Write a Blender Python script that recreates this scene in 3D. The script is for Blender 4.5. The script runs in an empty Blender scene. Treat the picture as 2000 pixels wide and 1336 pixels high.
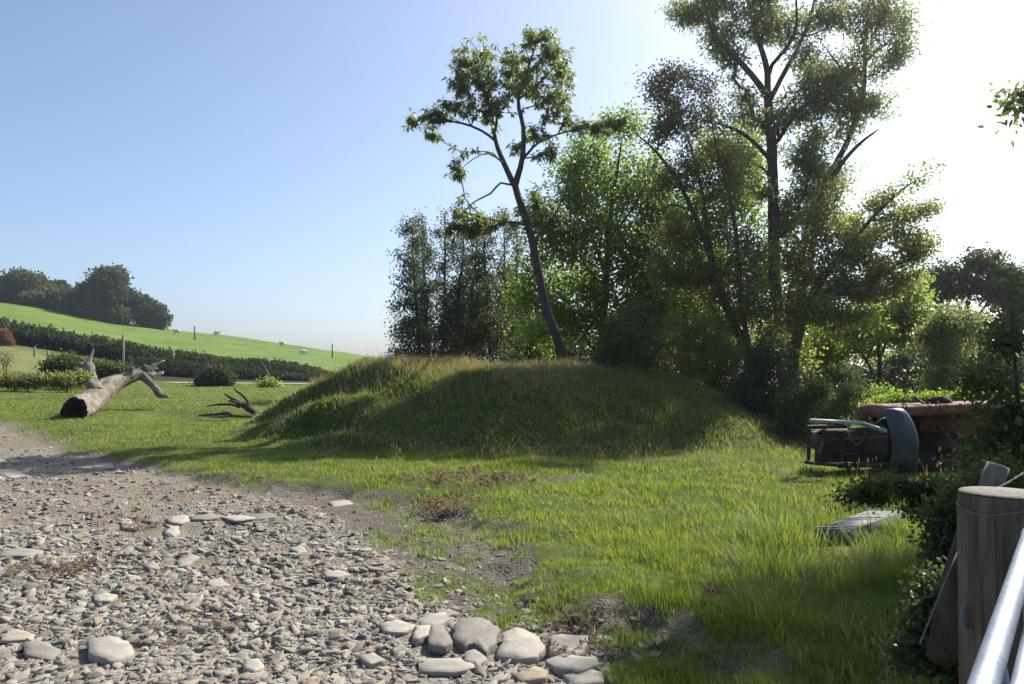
import bpy, bmesh, math, random
import numpy as np
from mathutils import Vector, Matrix, Euler

random.seed(7)
rng = np.random.default_rng(7)
PI = math.pi
scene = bpy.context.scene
COL = scene.collection

# ------------------------------------------------------------------ camera, sky, sun, exposure
F = 1556.0
PITCH = math.atan((735 - 668) / F)
CAMZ = 1.6
HAZE = 0.0005
cam_d = bpy.data.cameras.new('camera')
cam_d.sensor_width = 36.0
cam_d.lens = 36.0 * F / 2000.0
cam_d.clip_start = 0.05
cam_d.clip_end = 5000
cam = bpy.data.objects.new('camera', cam_d)
cam.location = (0, 0, CAMZ)
cam.rotation_euler = (PI / 2 + PITCH, 0, 0)
COL.objects.link(cam)
scene.camera = cam

SUN_AZ, SUN_EL = math.radians(46), math.radians(43)
sdir = Vector((math.sin(SUN_AZ) * math.cos(SUN_EL), math.cos(SUN_AZ) * math.cos(SUN_EL), math.sin(SUN_EL)))
w = bpy.data.worlds.new('World')
scene.world = w
w.use_nodes = True
nt = w.node_tree
nt.nodes.clear()
sky = nt.nodes.new('ShaderNodeTexSky')
sky.sky_type = 'NISHITA'
sky.sun_disc = False
sky.sun_elevation = SUN_EL
sky.sun_rotation = SUN_AZ
sky.air_density = 0.8
sky.dust_density = 2.0
sky.ozone_density = 2.4
bg = nt.nodes.new('ShaderNodeBackground')
bg.inputs['Strength'].default_value = 0.073
wo = nt.nodes.new('ShaderNodeOutputWorld')
nt.links.new(sky.outputs[0], bg.inputs[0])
nt.links.new(bg.outputs[0], wo.inputs[0])
sl = bpy.data.lights.new('sun', 'SUN')
sl.energy = 3.3
sl.angle = math.radians(0.5)
sl.color = (1.0, 0.93, 0.82)
so = bpy.data.objects.new('sun', sl)
so.rotation_euler = (-sdir).to_track_quat('-Z', 'Y').to_euler()
so.location = (0, 0, 30)
COL.objects.link(so)
vs = scene.view_settings
scene.display_settings.display_device = 'sRGB'
vs.view_transform = 'Standard'
vs.look = 'None'
vs.exposure = 1.45
vs.gamma = 1.0
vs.use_curve_mapping = False
cyc = scene.cycles
cyc.max_bounces = 5
cyc.diffuse_bounces = 3
cyc.volume_bounces = 0
cyc.use_adaptive_sampling = True
cyc.adaptive_threshold = 0.012
cyc.glossy_bounces = 2
cyc.transmission_bounces = 4
cyc.transparent_max_bounces = 4
cyc.use_denoising = True
cyc.sample_clamp_indirect = 6.0
cyc.caustics_reflective = False
cyc.caustics_refractive = False

# ------------------------------------------------------------------ helpers
CP, SP = math.cos(PITCH), math.sin(PITCH)

def P(px, py, d):
    """the point seen at photograph pixel (px, py) at distance d in front"""
    x = (px - 1000) / F
    z = (668 - py) / F
    yy = CP - z * SP
    zz = SP + z * CP
    t = d / yy
    return Vector((x * t, d, CAMZ + zz * t))

def ground0(px, py, z0=0.0):
    q = P(px, py, 1.0)
    t = (z0 - CAMZ) / (q.z - CAMZ)
    return (q.x * t, t)

def tag(o, label=None, cat=None, group=None, kind=None):
    if label: o['label'] = label
    if cat: o['category'] = cat
    if group: o['group'] = group
    if kind: o['kind'] = kind
    return o

def empty(name, loc=(0, 0, 0)):
    o = bpy.data.objects.new(name, None)
    o.location = loc
    o.empty_display_size = 0.2
    COL.objects.link(o)
    return o

def link(name, me, parent=None, mat=None, smooth=False):
    o = bpy.data.objects.new(name, me)
    COL.objects.link(o)
    if mat is not None and len(me.materials) == 0:
        me.materials.append(mat)
    if smooth:
        me.polygons.foreach_set('use_smooth', np.ones(len(me.polygons), dtype=bool))
    if parent is not None:
        o.parent = parent
        o.matrix_parent_inverse = Matrix.Translation(-Vector(parent.location)) if parent.type == 'EMPTY' else Matrix()
    return o

def mesh_np(name, V, faces, attrs=None, mat=None, smooth=False):
    """V (n,3); faces: list of (m,k) int arrays"""
    me = bpy.data.meshes.new(name)
    V = np.asarray(V, dtype=np.float32)
    me.vertices.add(len(V))
    me.vertices.foreach_set('co', V.ravel())
    faces = [np.asarray(f, dtype=np.int32) for f in faces if len(f)]
    loops = np.concatenate([f.ravel() for f in faces])
    tot = np.concatenate([np.full(len(f), f.shape[1], dtype=np.int32) for f in faces])
    st = np.concatenate([[0], np.cumsum(tot)[:-1]]).astype(np.int32)
    me.loops.add(len(loops))
    me.loops.foreach_set('vertex_index', loops)
    me.polygons.add(len(tot))
    me.polygons.foreach_set('loop_start', st)
    me.polygons.foreach_set('loop_total', tot)
    if smooth:
        me.polygons.foreach_set('use_smooth', np.ones(len(tot), dtype=bool))
    me.update(calc_edges=True)
    if attrs:
        for k, a in attrs.items():
            at = me.attributes.new(k, 'FLOAT', 'POINT')
            at.data.foreach_set('value', np.asarray(a, dtype=np.float32))
    if mat is not None:
        me.materials.append(mat)
    return me

def rand2(ix, iy, seed):
    h = (ix.astype(np.int64) * 374761393 + iy.astype(np.int64) * 668265263 + seed * 974711) & 0x7fffffff
    h = ((h ^ (h >> 13)) * 1274126177) & 0x7fffffff
    h = h ^ (h >> 16)
    return (h & 0xffff) / 65535.0

def vnoise(x, y, s=1.0, seed=0):
    x = np.asarray(x) / s
    y = np.asarray(y) / s
    ix = np.floor(x); iy = np.floor(y)
    fx = x - ix; fy = y - iy
    fx = fx * fx * (3 - 2 * fx); fy = fy * fy * (3 - 2 * fy)
    a = rand2(ix, iy, seed); b = rand2(ix + 1, iy, seed)
    c = rand2(ix, iy + 1, seed); d = rand2(ix + 1, iy + 1, seed)
    return (a * (1 - fx) + b * fx) * (1 - fy) + (c * (1 - fx) + d * fx) * fy

def fbm(x, y, s, seed=0, oct=3):
    r = 0; amp = 1; tot = 0
    for k in range(oct):
        r = r + amp * vnoise(x, y, s / 2 ** k, seed + k * 17)
        tot += amp; amp *= .5
    return r / tot

def sstep(a, b, x):
    t = np.clip((x - a) / (b - a), 0, 1)
    return t * t * (3 - 2 * t)

# ------------------------------------------------------------------ materials
def new_mat(name):
    m = bpy.data.materials.new(name)
    m.use_nodes = True
    n = m.node_tree
    n.nodes.clear()
    out = n.nodes.new('ShaderNodeOutputMaterial')
    return m, n, out

def ramp(n, src, stops, interp='LINEAR'):
    r = n.nodes.new('ShaderNodeValToRGB')
    r.color_ramp.interpolation = interp
    el = r.color_ramp.elements
    while len(el) < len(stops): el.new(0.5)
    for e, (p, c) in zip(el, stops):
        e.position = p
        e.color = (*c, 1)
    n.links.new(src, r.inputs[0])
    return r.outputs[0]

def noise(n, scale, detail=4, rough=.55, coord=None, dist=0.0):
    t = n.nodes.new('ShaderNodeTexNoise')
    t.inputs['Scale'].default_value = scale
    t.inputs['Detail'].default_value = detail
    t.inputs['Roughness'].default_value = rough
    t.inputs['Distortion'].default_value = dist
    if coord is not None: n.links.new(coord, t.inputs['Vector'])
    return t.outputs['Fac']

def geo_pos(n):
    return n.nodes.new('ShaderNodeNewGeometry').outputs['Position']

def obj_co(n):
    return n.nodes.new('ShaderNodeTexCoord').outputs['Object']

def mixc(n, fac, a, b, mode='MIX'):
    m = n.nodes.new('ShaderNodeMix')
    m.data_type = 'RGBA'
    m.blend_type = mode
    for s, v in (('Factor', fac), ('A', a), ('B', b)):
        sk = [i for i in m.inputs if i.name == s and i.enabled][0] if s != 'Factor' else m.inputs[0]
        if hasattr(v, 'links'): n.links.new(v, sk)
        elif isinstance(v, tuple): sk.default_value = (*v, 1)
        else: sk.default_value = v
    return [o for o in m.outputs if o.enabled][0]

def math_(n, op, a, b=0.0, c=None, clamp=False):
    m = n.nodes.new('ShaderNodeMath')
    m.operation = op
    m.use_clamp = clamp
    for i, v in enumerate((a, b) if c is None else (a, b, c)):
        if hasattr(v, 'links'): n.links.new(v, m.inputs[i])
        else: m.inputs[i].default_value = v
    return m.outputs[0]

def attr(n, name):
    a = n.nodes.new('ShaderNodeAttribute')
    a.attribute_name = name
    return a.outputs['Fac']

def bsdf(n, out, col, rough=.8, metal=0.0, spec=.3, bump=None, bstr=.5, bdist=.02, trans=None, tfac=.4):
    p = n.nodes.new('ShaderNodeBsdfPrincipled')
    if hasattr(col, 'links'): n.links.new(col, p.inputs['Base Color'])
    else: p.inputs['Base Color'].default_value = (*col, 1)
    if hasattr(rough, 'links'): n.links.new(rough, p.inputs['Roughness'])
    else: p.inputs['Roughness'].default_value = rough
    if hasattr(metal, 'links'): n.links.new(metal, p.inputs['Metallic'])
    else: p.inputs['Metallic'].default_value = metal
    p.inputs['Specular IOR Level'].default_value = spec
    if bump is not None:
        b = n.nodes.new('ShaderNodeBump')
        b.inputs['Strength'].default_value = bstr
        b.inputs['Distance'].default_value = bdist
        n.links.new(bump, b.inputs['Height'])
        n.links.new(b.outputs[0], p.inputs['Normal'])
    if trans is None:
        n.links.new(p.outputs[0], out.inputs[0])
    else:
        t = n.nodes.new('ShaderNodeBsdfTranslucent')
        if hasattr(trans, 'links'): n.links.new(trans, t.inputs[0])
        else: t.inputs[0].default_value = (*trans, 1)
        mx = n.nodes.new('ShaderNodeMixShader')
        mx.inputs[0].default_value = tfac
        n.links.new(p.outputs[0], mx.inputs[1])
        n.links.new(t.outputs[0], mx.inputs[2])
        n.links.new(mx.outputs[0], out.inputs[0])
    return p

def leaf_mat(name, stops, tmul=2.0, tfac=.42, rough=.45, spec=.35, tint=(1.0, 1.0, .58)):
    """leaf colour from attribute v (0..1), thin and translucent"""
    m, n, out = new_mat(name)
    v = attr(n, 'v')
    c = ramp(n, v, stops)
    t = mixc(n, 1.0, c, tuple(k * tmul for k in tint), 'MULTIPLY')
    bsdf(n, out, c, rough, 0, spec, trans=t, tfac=tfac)
    return m

def bark_mat(name, c1, c2, scale=6, moss=None):
    m, n, out = new_mat(name)
    co = obj_co(n)
    mp = n.nodes.new('ShaderNodeMapping')
    mp.inputs['Scale'].default_value = (1, 1, .25)
    n.links.new(co, mp.inputs[0])
    f = noise(n, scale * 3, 6, .7, mp.outputs[0])
    c = ramp(n, f, [(.3, c1), (.7, c2)])
    if moss:
        g = noise(n, 1.6, 4, .6, co)
        c = mixc(n, ramp(n, g, [(.52, (0, 0, 0)), (.68, (1, 1, 1))]), c, moss)
    bsdf(n, out, c, .9, 0, .15, bump=f, bstr=.8, bdist=.03)
    return m

M = {}
M['bark_dark'] = bark_mat('dark_bark', (.030, .027, .022), (.095, .088, .074))
M['bark_grey'] = bark_mat('grey_bark', (.06, .057, .05), (.19, .18, .155), moss=(.07, .09, .03))
M['bark_pale'] = bark_mat('pale_bark', (.12, .11, .10), (.32, .30, .27))

# ---- track, stones
def track_mat():
    m, n, out = new_mat('stony_track')
    pos = geo_pos(n)
    f = noise(n, .55, 5, .6, pos)
    c = ramp(n, f, [(.28, (.25, .235, .205)), (.45, (.30, .28, .24)), (.56, (.26, .22, .165)), (.66, (.29, .265, .225)), (.8, (.31, .295, .26))])
    f2 = noise(n, 22, 6, .7, pos)
    c = mixc(n, .85, c, ramp(n, f2, [(.28, (.5, .49, .47)), (.62, (1.08, 1.06, 1.03))]), 'MULTIPLY')
    vo = n.nodes.new('ShaderNodeTexVoronoi')
    vo.inputs['Scale'].default_value = 46
    n.links.new(pos, vo.inputs['Vector'])
    c = mixc(n, .5, c, ramp(n, vo.outputs['Distance'], [(.0, (1.15, 1.15, 1.15)), (.5, (.55, .54, .52))]), 'MULTIPLY')
    soil = attr(n, 'soil')
    sc = mixc(n, 1.0, ramp(n, noise(n, 9, 6, .7, pos), [(.3, (.065, .056, .044)), (.65, (.165, .148, .12))]), (1, 1, 1), 'MULTIPLY')
    c = mixc(n, soil, c, sc)
    h = math_(n, 'SUBTRACT', math_(n, 'MULTIPLY', f2, 1.2), vo.outputs['Distance'])
    bsdf(n, out, c, .95, 0, .12, bump=h, bstr=.9, bdist=.018)
    return m
M['track'] = track_mat()

def stone_mat(name, a, b, brown):
    m, n, out = new_mat(name)
    oi = n.nodes.new('ShaderNodeObjectInfo')
    co = obj_co(n)
    c = ramp(n, oi.outputs['Random'], [(0, a), (.55, b), (.8, tuple(k * 1.06 for k in b)), (1, brown)])
    f = noise(n, 9, 6, .65, co)
    c = mixc(n, .7, c, ramp(n, f, [(.3, (.72, .72, .72)), (.7, (1.12, 1.11, 1.08))]), 'MULTIPLY')
    f3 = noise(n, 60, 4, .7, co)
    c = mixc(n, .5, c, ramp(n, f3, [(.35, (.75, .75, .76)), (.65, (1.08, 1.08, 1.06))]), 'MULTIPLY')
    # pale dust lying on upward faces
    bsdf(n, out, c, .85, 0, .2, bump=math_(n, 'ADD', f, math_(n, 'MULTIPLY', f3, .3)), bstr=.55, bdist=.02)
    return m
M['stone'] = stone_mat('slate_stone', (.18, .17, .15), (.33, .31, .27), (.30, .24, .17))

def ground_mat(name, stops, scale=.5, fine=30, bump=.05, dry_or_shade=None, fine_amt=.6, aniso=1.0):
    m, n, out = new_mat(name)
    pos = geo_pos(n)
    mp = n.nodes.new('ShaderNodeMapping')
    mp.inputs['Scale'].default_value = (aniso, 1, 1)
    n.links.new(pos, mp.inputs[0])
    f = noise(n, scale, 6, .62, mp.outputs[0])
    c = ramp(n, f, stops)
    f2 = noise(n, fine, 5, .75, mp.outputs[0])
    c = mixc(n, fine_amt, c, ramp(n, f2, [(.3, (.55, .58, .5)), (.7, (1.25, 1.22, 1.2))]), 'MULTIPLY')
    if dry_or_shade:
        a = attr(n, 'dry_or_shade')
        d = ramp(n, noise(n, scale * 4, 5, .7, pos), [(.3, dry_or_shade[0]), (.7, dry_or_shade[1])])
        c = mixc(n, a, c, d)
        c = mixc(n, attr(n, 'tan'), c, ramp(n, noise(n, scale * 6, 5, .65, pos), [(.3, (.12, .135, .05)), (.7, (.21, .19, .095))]))
    bsdf(n, out, c, .95, 0, .1, bump=f2, bstr=.8, bdist=bump)
    return m
M['lawn'] = ground_mat('grassy_ground', [(.3, (.05, .07, .022)), (.5, (.085, .115, .03)), (.7, (.14, .14, .055))], .6, 26, .04, dry_or_shade=((.09, .075, .05), (.17, .145, .10)))
M['mound'] = ground_mat('mound_turf', [(.3, (.045, .06, .018)), (.55, (.07, .09, .03)), (.75, (.12, .11, .05))], .9, 20, .06, dry_or_shade=((.16, .14, .07), (.24, .20, .11)))
M['hill'] = ground_mat('hill_pasture', [(.34, (.075, .14, .024)), (.5, (.105, .175, .032)), (.64, (.155, .19, .055))], .16, 3.5, .12, dry_or_shade=((.024, .022, .013), (.055, .044, .027)), fine_amt=.45)  # the dark pair puts the hedge's shade into the brown bank colour
M['road'] = ground_mat('pale_road', [(.3, (.35, .33, .3)), (.7, (.42, .4, .36))], .6, 10, .01)

# grass blades
def grass_mat(name, lo, hi, dry_or_shade, tmul=2.0):
    m, n, out = new_mat(name)
    pos = geo_pos(n)
    v = attr(n, 'v')
    pn = noise(n, .8, 5, .65, pos)
    s = math_(n, 'ADD', math_(n, 'MULTIPLY', v, .45), math_(n, 'MULTIPLY', pn, .7))
    c = ramp(n, s, [(.25, lo), (.62, hi), (.85, tuple((a + b) / 2 for a, b in zip(hi, dry_or_shade))), (1.0, dry_or_shade)])
    t = mixc(n, 1.0, c, (1.05 * tmul, 1.05 * tmul, .6 * tmul), 'MULTIPLY')
    bsdf(n, out, c, .5, 0, .25, trans=t, tfac=.42)
    return m
M['grass'] = grass_mat('green_grass', (.062, .10, .018), (.13, .175, .032), (.23, .21, .09), 2.5)
M['grass_mound'] = grass_mat('mound_grass', (.058, .098, .022), (.118, .165, .038), (.21, .20, .09), 2.5)
M['straw'] = grass_mat('straw_grass', (.20, .165, .085), (.30, .25, .14), (.38, .32, .2), 1.3)
M['bracken'] = leaf_mat('dead_bracken', [(0, (.10, .062, .036)), (.5, (.18, .12, .075)), (1, (.29, .21, .135))], 1.2, .3, .8, .1, (1, .9, .7))

# ------------------------------------------------------------------ terrain height
_dep = np.array([0, 12, 16, 22, 30, 45, 60, 72, 80, 90, 140, 200, 260, 400, 900], float)
def _zr(rows):
    return [r if isinstance(r, float) else CAMZ - (r - 735) / F * d for r, d in zip(rows, _dep)]
_tab = [
    (-900, _zr([0., 0., .1, 812, 775, 725, 680, 640, 632, 620, 575, 540, 24., 20., 0.])),
    (0,    _zr([0., 0., .08, 815, 785, 752, 715, 668, 660, 650, 610, 580, 22., 18., 0.])),
    (200,  _zr([0., 0., .08, 812, 785, 755, 745, 702, 692, 683, 645, 619, 17., 14., 0.])),
    (340,  _zr([0., 0., .08, 812, 783, 757, 744, 722, 712, 706, 672, 642, 14., 12., 0.])),
    (480,  _zr([0., 0., .08, 812, 783, 757, 746, 732, 724, 720, 690, 656, 11., 9., 0.])),
    (620,  _zr([0., 0., .08, 815, 785, 757, 748, 742, 735, 733, 712, 676, 9., 7., 0.])),
    (740,  _zr([0., 0., .06, 820, 790, 762, 752, 747, 745, 742, 728, 698, 6., 5., -2.])),
    (900,  _zr([0., 0., .05, .35, .6, .9, 1.0, 1.0, 1.1, 1.2, 1.6, 2.5, 3., 2., -4.])),
    (1200, _zr([0., 0., .05, .25, .4, .6, .8, .8, .8, .8, .8, .8, .5, 0., -8.])),
    (1700, _zr([0., 0., .0, .1, .2, .2, .1, 0., 0., -.2, -1., -3., -6., -9., -20.])),
    (2700, _zr([0., 0., .1, .2, .3, .3, .3, .2, .2, 0., -1., -3., -6., -9., -20.])),
]
# the cut bank below the hillside hedge: nearly level, then steep
_fr = {-900: .86, 0: .84, 200: .5, 340: .22, 480: .22, 620: .25, 740: .4}
for _i, (_p, _z) in enumerate(_tab):
    _f = _fr.get(_p, .5)
    _tab[_i] = (_p, _z[:7] + [_z[6] + (_z[7] - _z[6]) * _f] + _z[7:])
_dep = np.insert(_dep, 7, 70.3)
_pxg = np.linspace(-900, 2700, 241)
_dg = np.concatenate([np.linspace(0, 100, 201), np.geomspace(101, 900, 80)])
_T = np.zeros((len(_pxg), len(_dg)))
_rows = np.array([np.interp(_dg, _dep, t[1]) for t in _tab])
for j in range(len(_dg)):
    _T[:, j] = np.interp(_pxg, [t[0] for t in _tab], _rows[:, j])
def _blur(a, k, ax):
    pad = [(0, 0), (0, 0)]; pad[ax] = (k, k)
    b = np.pad(a, pad, mode='edge'); r = 0
    for i in range(2 * k + 1):
        sl_ = [slice(None), slice(None)]; sl_[ax] = slice(i, i + a.shape[ax])
        r = r + b[tuple(sl_)]
    return r / (2 * k + 1)
_T = _blur(_blur(_T, 4, 0), 4, 0)
_T2 = _blur(_blur(_T, 2, 1), 2, 1)
_m = (_dg > 60) & (_dg < 98)
_T = np.where(_m[None, :], _T, _T2)

def px_of(x, y):
    return 1000 + F * np.tan(np.clip(np.arctan2(x, y), -1.04, 1.04))

def mound_d(x, y):
    wob = (vnoise(x, y, 1.7, 5) - .5) * .12
    u = (x - .15) / 7.2; v = (y - 20.0) / 5.4
    return np.sqrt(u * u + v * v) + wob

# ---- borders, traced in the photograph and laid on the ground
def gpoly(pts): return np.array([ground0(*p) for p in pts])
STONE_EDGE = [(-900, 846), (-300, 852), (0, 858), (100, 882), (240, 912), (330, 930), (430, 950), (520, 964), (600, 985), (680, 1020), (740, 1080), (800, 1150), (860, 1200), (950, 1222), (1080, 1235), (1170, 1262), (1185, 1336), (1190, 1500)]
GRASS_EDGE = [(-900, 846), (-300, 850), (0, 856), (100, 879), (240, 908), (330, 926), (430, 944), (560, 962), (650, 972), (740, 982), (820, 1000), (900, 1022), (975, 1050), (965, 1100), (985, 1160), (1040, 1200), (1150, 1225), (1290, 1240), (1330, 1336), (1350, 1500)]
_back = [(3, -40), (-40, -40), (-60, 10)]
POLY_STONE = np.vstack([gpoly(STONE_EDGE), [(.6, .5)], _back])
POLY_GRASS = np.vstack([gpoly(GRASS_EDGE), [(1.0, .5)], _back])

def sd_poly(x, y, poly):
    """positive inside"""
    x = np.asarray(x, float); y = np.asarray(y, float)
    d = np.full(x.shape, 1e9); ins = np.zeros(x.shape, bool)
    n = len(poly)
    for i in range(n):
        ax, ay = poly[i]; bx, by = poly[(i + 1) % n]
        ex, ey = bx - ax, by - ay
        t = np.clip(((x - ax) * ex + (y - ay) * ey) / (ex * ex + ey * ey + 1e-9), 0, 1)
        dd = (x - ax - t * ex) ** 2 + (y - ay - t * ey) ** 2
        d = np.minimum(d, dd)
        c = ((ay > y) != (by > y)) & (x < (bx - ax) * (y - ay) / ((by - ay) if by != ay else 1e-9) + ax)
        ins ^= c
    d = np.sqrt(d)
    return np.where(ins, d, -d)

def edge_wob(x, y):
    k = np.clip(np.hypot(x, y) / 9, .35, 1.6)
    return (fbm(x, y, 1.1, 3) - .5) * .55 * k + (vnoise(x, y, .28, 9) - .5) * .22 * k

def hgt(x, y, detail=True):
    x = np.asarray(x, float); y = np.asarray(y, float)
    az = np.arctan2(x, y)
    azc = np.clip(az, -1.04, 1.04)
    dep = np.hypot(x, y) * np.cos(azc)
    px = 1000 + F * np.tan(azc)
    i = np.clip((px + 900) / 15.0, 0, len(_pxg) - 1.001)
    j = np.clip(np.interp(dep, _dg, np.arange(len(_dg))), 0, len(_dg) - 1.001)
    i0 = i.astype(int); j0 = j.astype(int); fi = i - i0; fj = j - j0
    z = (_T[i0, j0] * (1 - fi) + _T[i0 + 1, j0] * fi) * (1 - fj) + (_T[i0, j0 + 1] * (1 - fi) + _T[i0 + 1, j0 + 1] * fi) * fj
    back = 1 - sstep(1.7, 3.0, np.abs(az))
    z = z * back
    # the mound, with slumped ridges on its left face
    d = mound_d(x, y)
    f = 1 - sstep(.45, 1.05, d)
    rid = np.sin((x * .75 + (y - 17) * 1.9) * 2.1 + 2.0 * vnoise(x, y, 1.5, 31)) * sstep(-1.5, -4.0, x) * sstep(1.02, .8, d) * sstep(.3, .6, d)
    z = z + f * 1.50 + rid * .19 + f * (fbm(x, y, 1.5, 41) - .5) * .55
    # gentle lumps
    r = np.hypot(x, y)
    z = z + (fbm(x, y, 3.2, 11) - .5) * .16 * sstep(5, 14, r) * (1 - sstep(30, 60, r)) + (fbm(x, y, 18, 12) - .5) * 1.2 * sstep(90, 160, r)
    # hollow beside the fallen trunk
    z = z - .42 * np.exp(-(((x + 8.6) / 2.2) ** 2 + ((y - 23.5) / 2.0) ** 2))
    # low eroded bank between the stones and the turf
    sg = sd_poly(x, y, POLY_GRASS) + edge_wob(x, y)
    near = sstep(24, 12, r) * sstep(.0, 3., y)
    z = z + near * .13 * sstep(.16, -.40, sg)
    if detail:
        ins = sstep(-.1, .3, sg) * near
        z = z + ins * ((fbm(x, y, .55, 21) - .5) * .08 + (vnoise(x, y, .09, 22) - .5) * .022 + (fbm(x, y, 2.4, 24) - .5) * .08)
        rg = sstep(.5, .05, np.abs(sg + .05)) * near
        z = z + rg * ((vnoise(x, y, .14, 26) - .5) * .05 + (vnoise(x, y, .06, 27) - .5) * .025)
        lump = (1 - ins) * near * (y > 3)
        z = z + lump * (vnoise(x, y, .38, 28) - .5) * .07
    return z

def H(x, y): return float(hgt(np.array([x]), np.array([y]))[0])

def G(px, py, lo=3.0, hi=320.0):
    """where the sight line through pixel meets the ground"""
    ds = np.geomspace(lo, hi, 1500)
    q = P(px, py, 1.0)
    xs = q.x * ds; zs = CAMZ + (q.z - CAMZ) * ds
    hit = np.nonzero(zs <= hgt(xs, ds))[0]
    k = hit[0] if len(hit) else len(ds) - 1
    return Vector((xs[k], ds[k], float(hgt(xs[k:k + 1], ds[k:k + 1])[0])))

def at(px, d):
    """on the ground under pixel column px at distance d"""
    x = (px - 1000) / F * d
    return Vector((x, d, H(x, d)))

# ------------------------------------------------------------------ ground sheets
def build_ground():
    az = np.concatenate([np.radians(np.arange(-180, -42, 4.0)), np.radians(np.arange(-42, 42, .22)), np.radians(np.arange(42, 180.1, 4.0))])
    r = np.concatenate([[0.3, .8, 1.4, 2.0, 2.6], np.geomspace(3.0, 60, 340), np.geomspace(60.6, 100, 60), np.geomspace(102, 900, 90), [920]])
    A, R = np.meshgrid(az, r)
    X = R * np.sin(A); Y = R * np.cos(A)
    Z = hgt(X, Y)
    
    na, nr = len(az), len(r)
    V = np.stack([X.ravel(), Y.ravel(), Z.ravel()], 1)
    idx = np.arange(nr * na).reshape(nr, na)
    q = np.stack([idx[:-1, :-1], idx[:-1, 1:], idx[1:, 1:], idx[1:, :-1]], -1).reshape(-1, 4)[:, ::-1]
    x, y = V[:, 0], V[:, 1]
    sg = sd_poly(x, y, POLY_GRASS) + edge_wob(x, y)
    ss = sd_poly(x, y, POLY_STONE) + edge_wob(x, y) * .6
    md = mound_d(x, y)
    dist = np.hypot(x, y) * np.cos(np.clip(np.arctan2(x, y), -1.04, 1.04))
    soil = np.clip(sstep(.25, -.35, ss), 0, 1)
    reg = np.zeros(len(V), int)
    reg[sg > -.25] = 1
    reg[(md < 1.0) & (y > 12)] = 2
    reg[(dist > 58)] = 3
    reg[sg > .3] = 1
    px = px_of(x, y)
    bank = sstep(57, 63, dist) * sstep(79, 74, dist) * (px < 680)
    lit = sstep(260, 120, px + (vnoise(x, y, 6, 77) - .5) * 120)  # left part of the bank, coloured as a sunlit tan slope
    bank_shade = np.maximum(bank * (1 - .75 * lit), sstep(70, 73, dist) * sstep(78, 75, dist) * (px < 680) * .95)  # brown bank painted darker for the shade under the hedge
    dry1 = np.clip(sstep(.12, -.2, -sg - .2) * .9 + .6 * (fbm(x, y, 1.3, 55) > .66) * (y < 13), 0, 1)
    topm = sstep(.75, .35, md) * sstep(4.5, 1.0, x) * fbm(x, y, 1.2, 61) * 1.3
    fr = reg[q[:, 0]]
    spec = {0: ('ground', M['lawn'], dry1), 1: ('track', M['track'], None), 2: ('mound', M['mound'], np.clip(topm, 0, 1)), 3: ('hillside', M['hill'], bank_shade)}
    objs = {}
    for k, (nm, mt, dry_or_shade) in spec.items():
        f = q[fr == k]
        used = np.unique(f)
        remap = np.zeros(len(V), int); remap[used] = np.arange(len(used))
        at_ = {}
        if dry_or_shade is not None: at_['dry_or_shade'] = dry_or_shade[used]
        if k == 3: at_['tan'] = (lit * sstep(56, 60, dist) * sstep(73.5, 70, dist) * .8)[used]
        if k == 1: at_['soil'] = soil[used]
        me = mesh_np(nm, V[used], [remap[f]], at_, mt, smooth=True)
        o = link(nm, me)
        lab = {'ground': 'green turf running round the mound and up to the far bank', 'track': 'bare farm track strewn with broken grey slate', 'mound': 'long grassy earth mound in front of the trees', 'hillside': 'bright green pasture hillside rising behind the dark hedge'}[nm]
        tag(o, lab, None, None, 'structure')
        objs[nm] = o
    return objs
GR = build_ground()

# pale lane at the foot of the bank
def lane():
    pts = []
    for px in np.linspace(330, 600, 40):
        g = at(px, 54); pts.append((g.x, 53.4)); pts.append((g.x, 55.2))
    pts = np.array(pts)
    z = hgt(pts[:, 0], pts[:, 1]) + .05
    V = np.column_stack([pts, z])
    n = len(pts) // 2
    f = [[2 * i, 2 * i + 2, 2 * i + 3, 2 * i + 1] for i in range(n - 1)]
    o = link('lane', mesh_np('lane', V, [np.array(f)], mat=M['road']))
    tag(o, 'pale strip of lane at the foot of the far bank', kind='structure')
lane()

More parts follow.
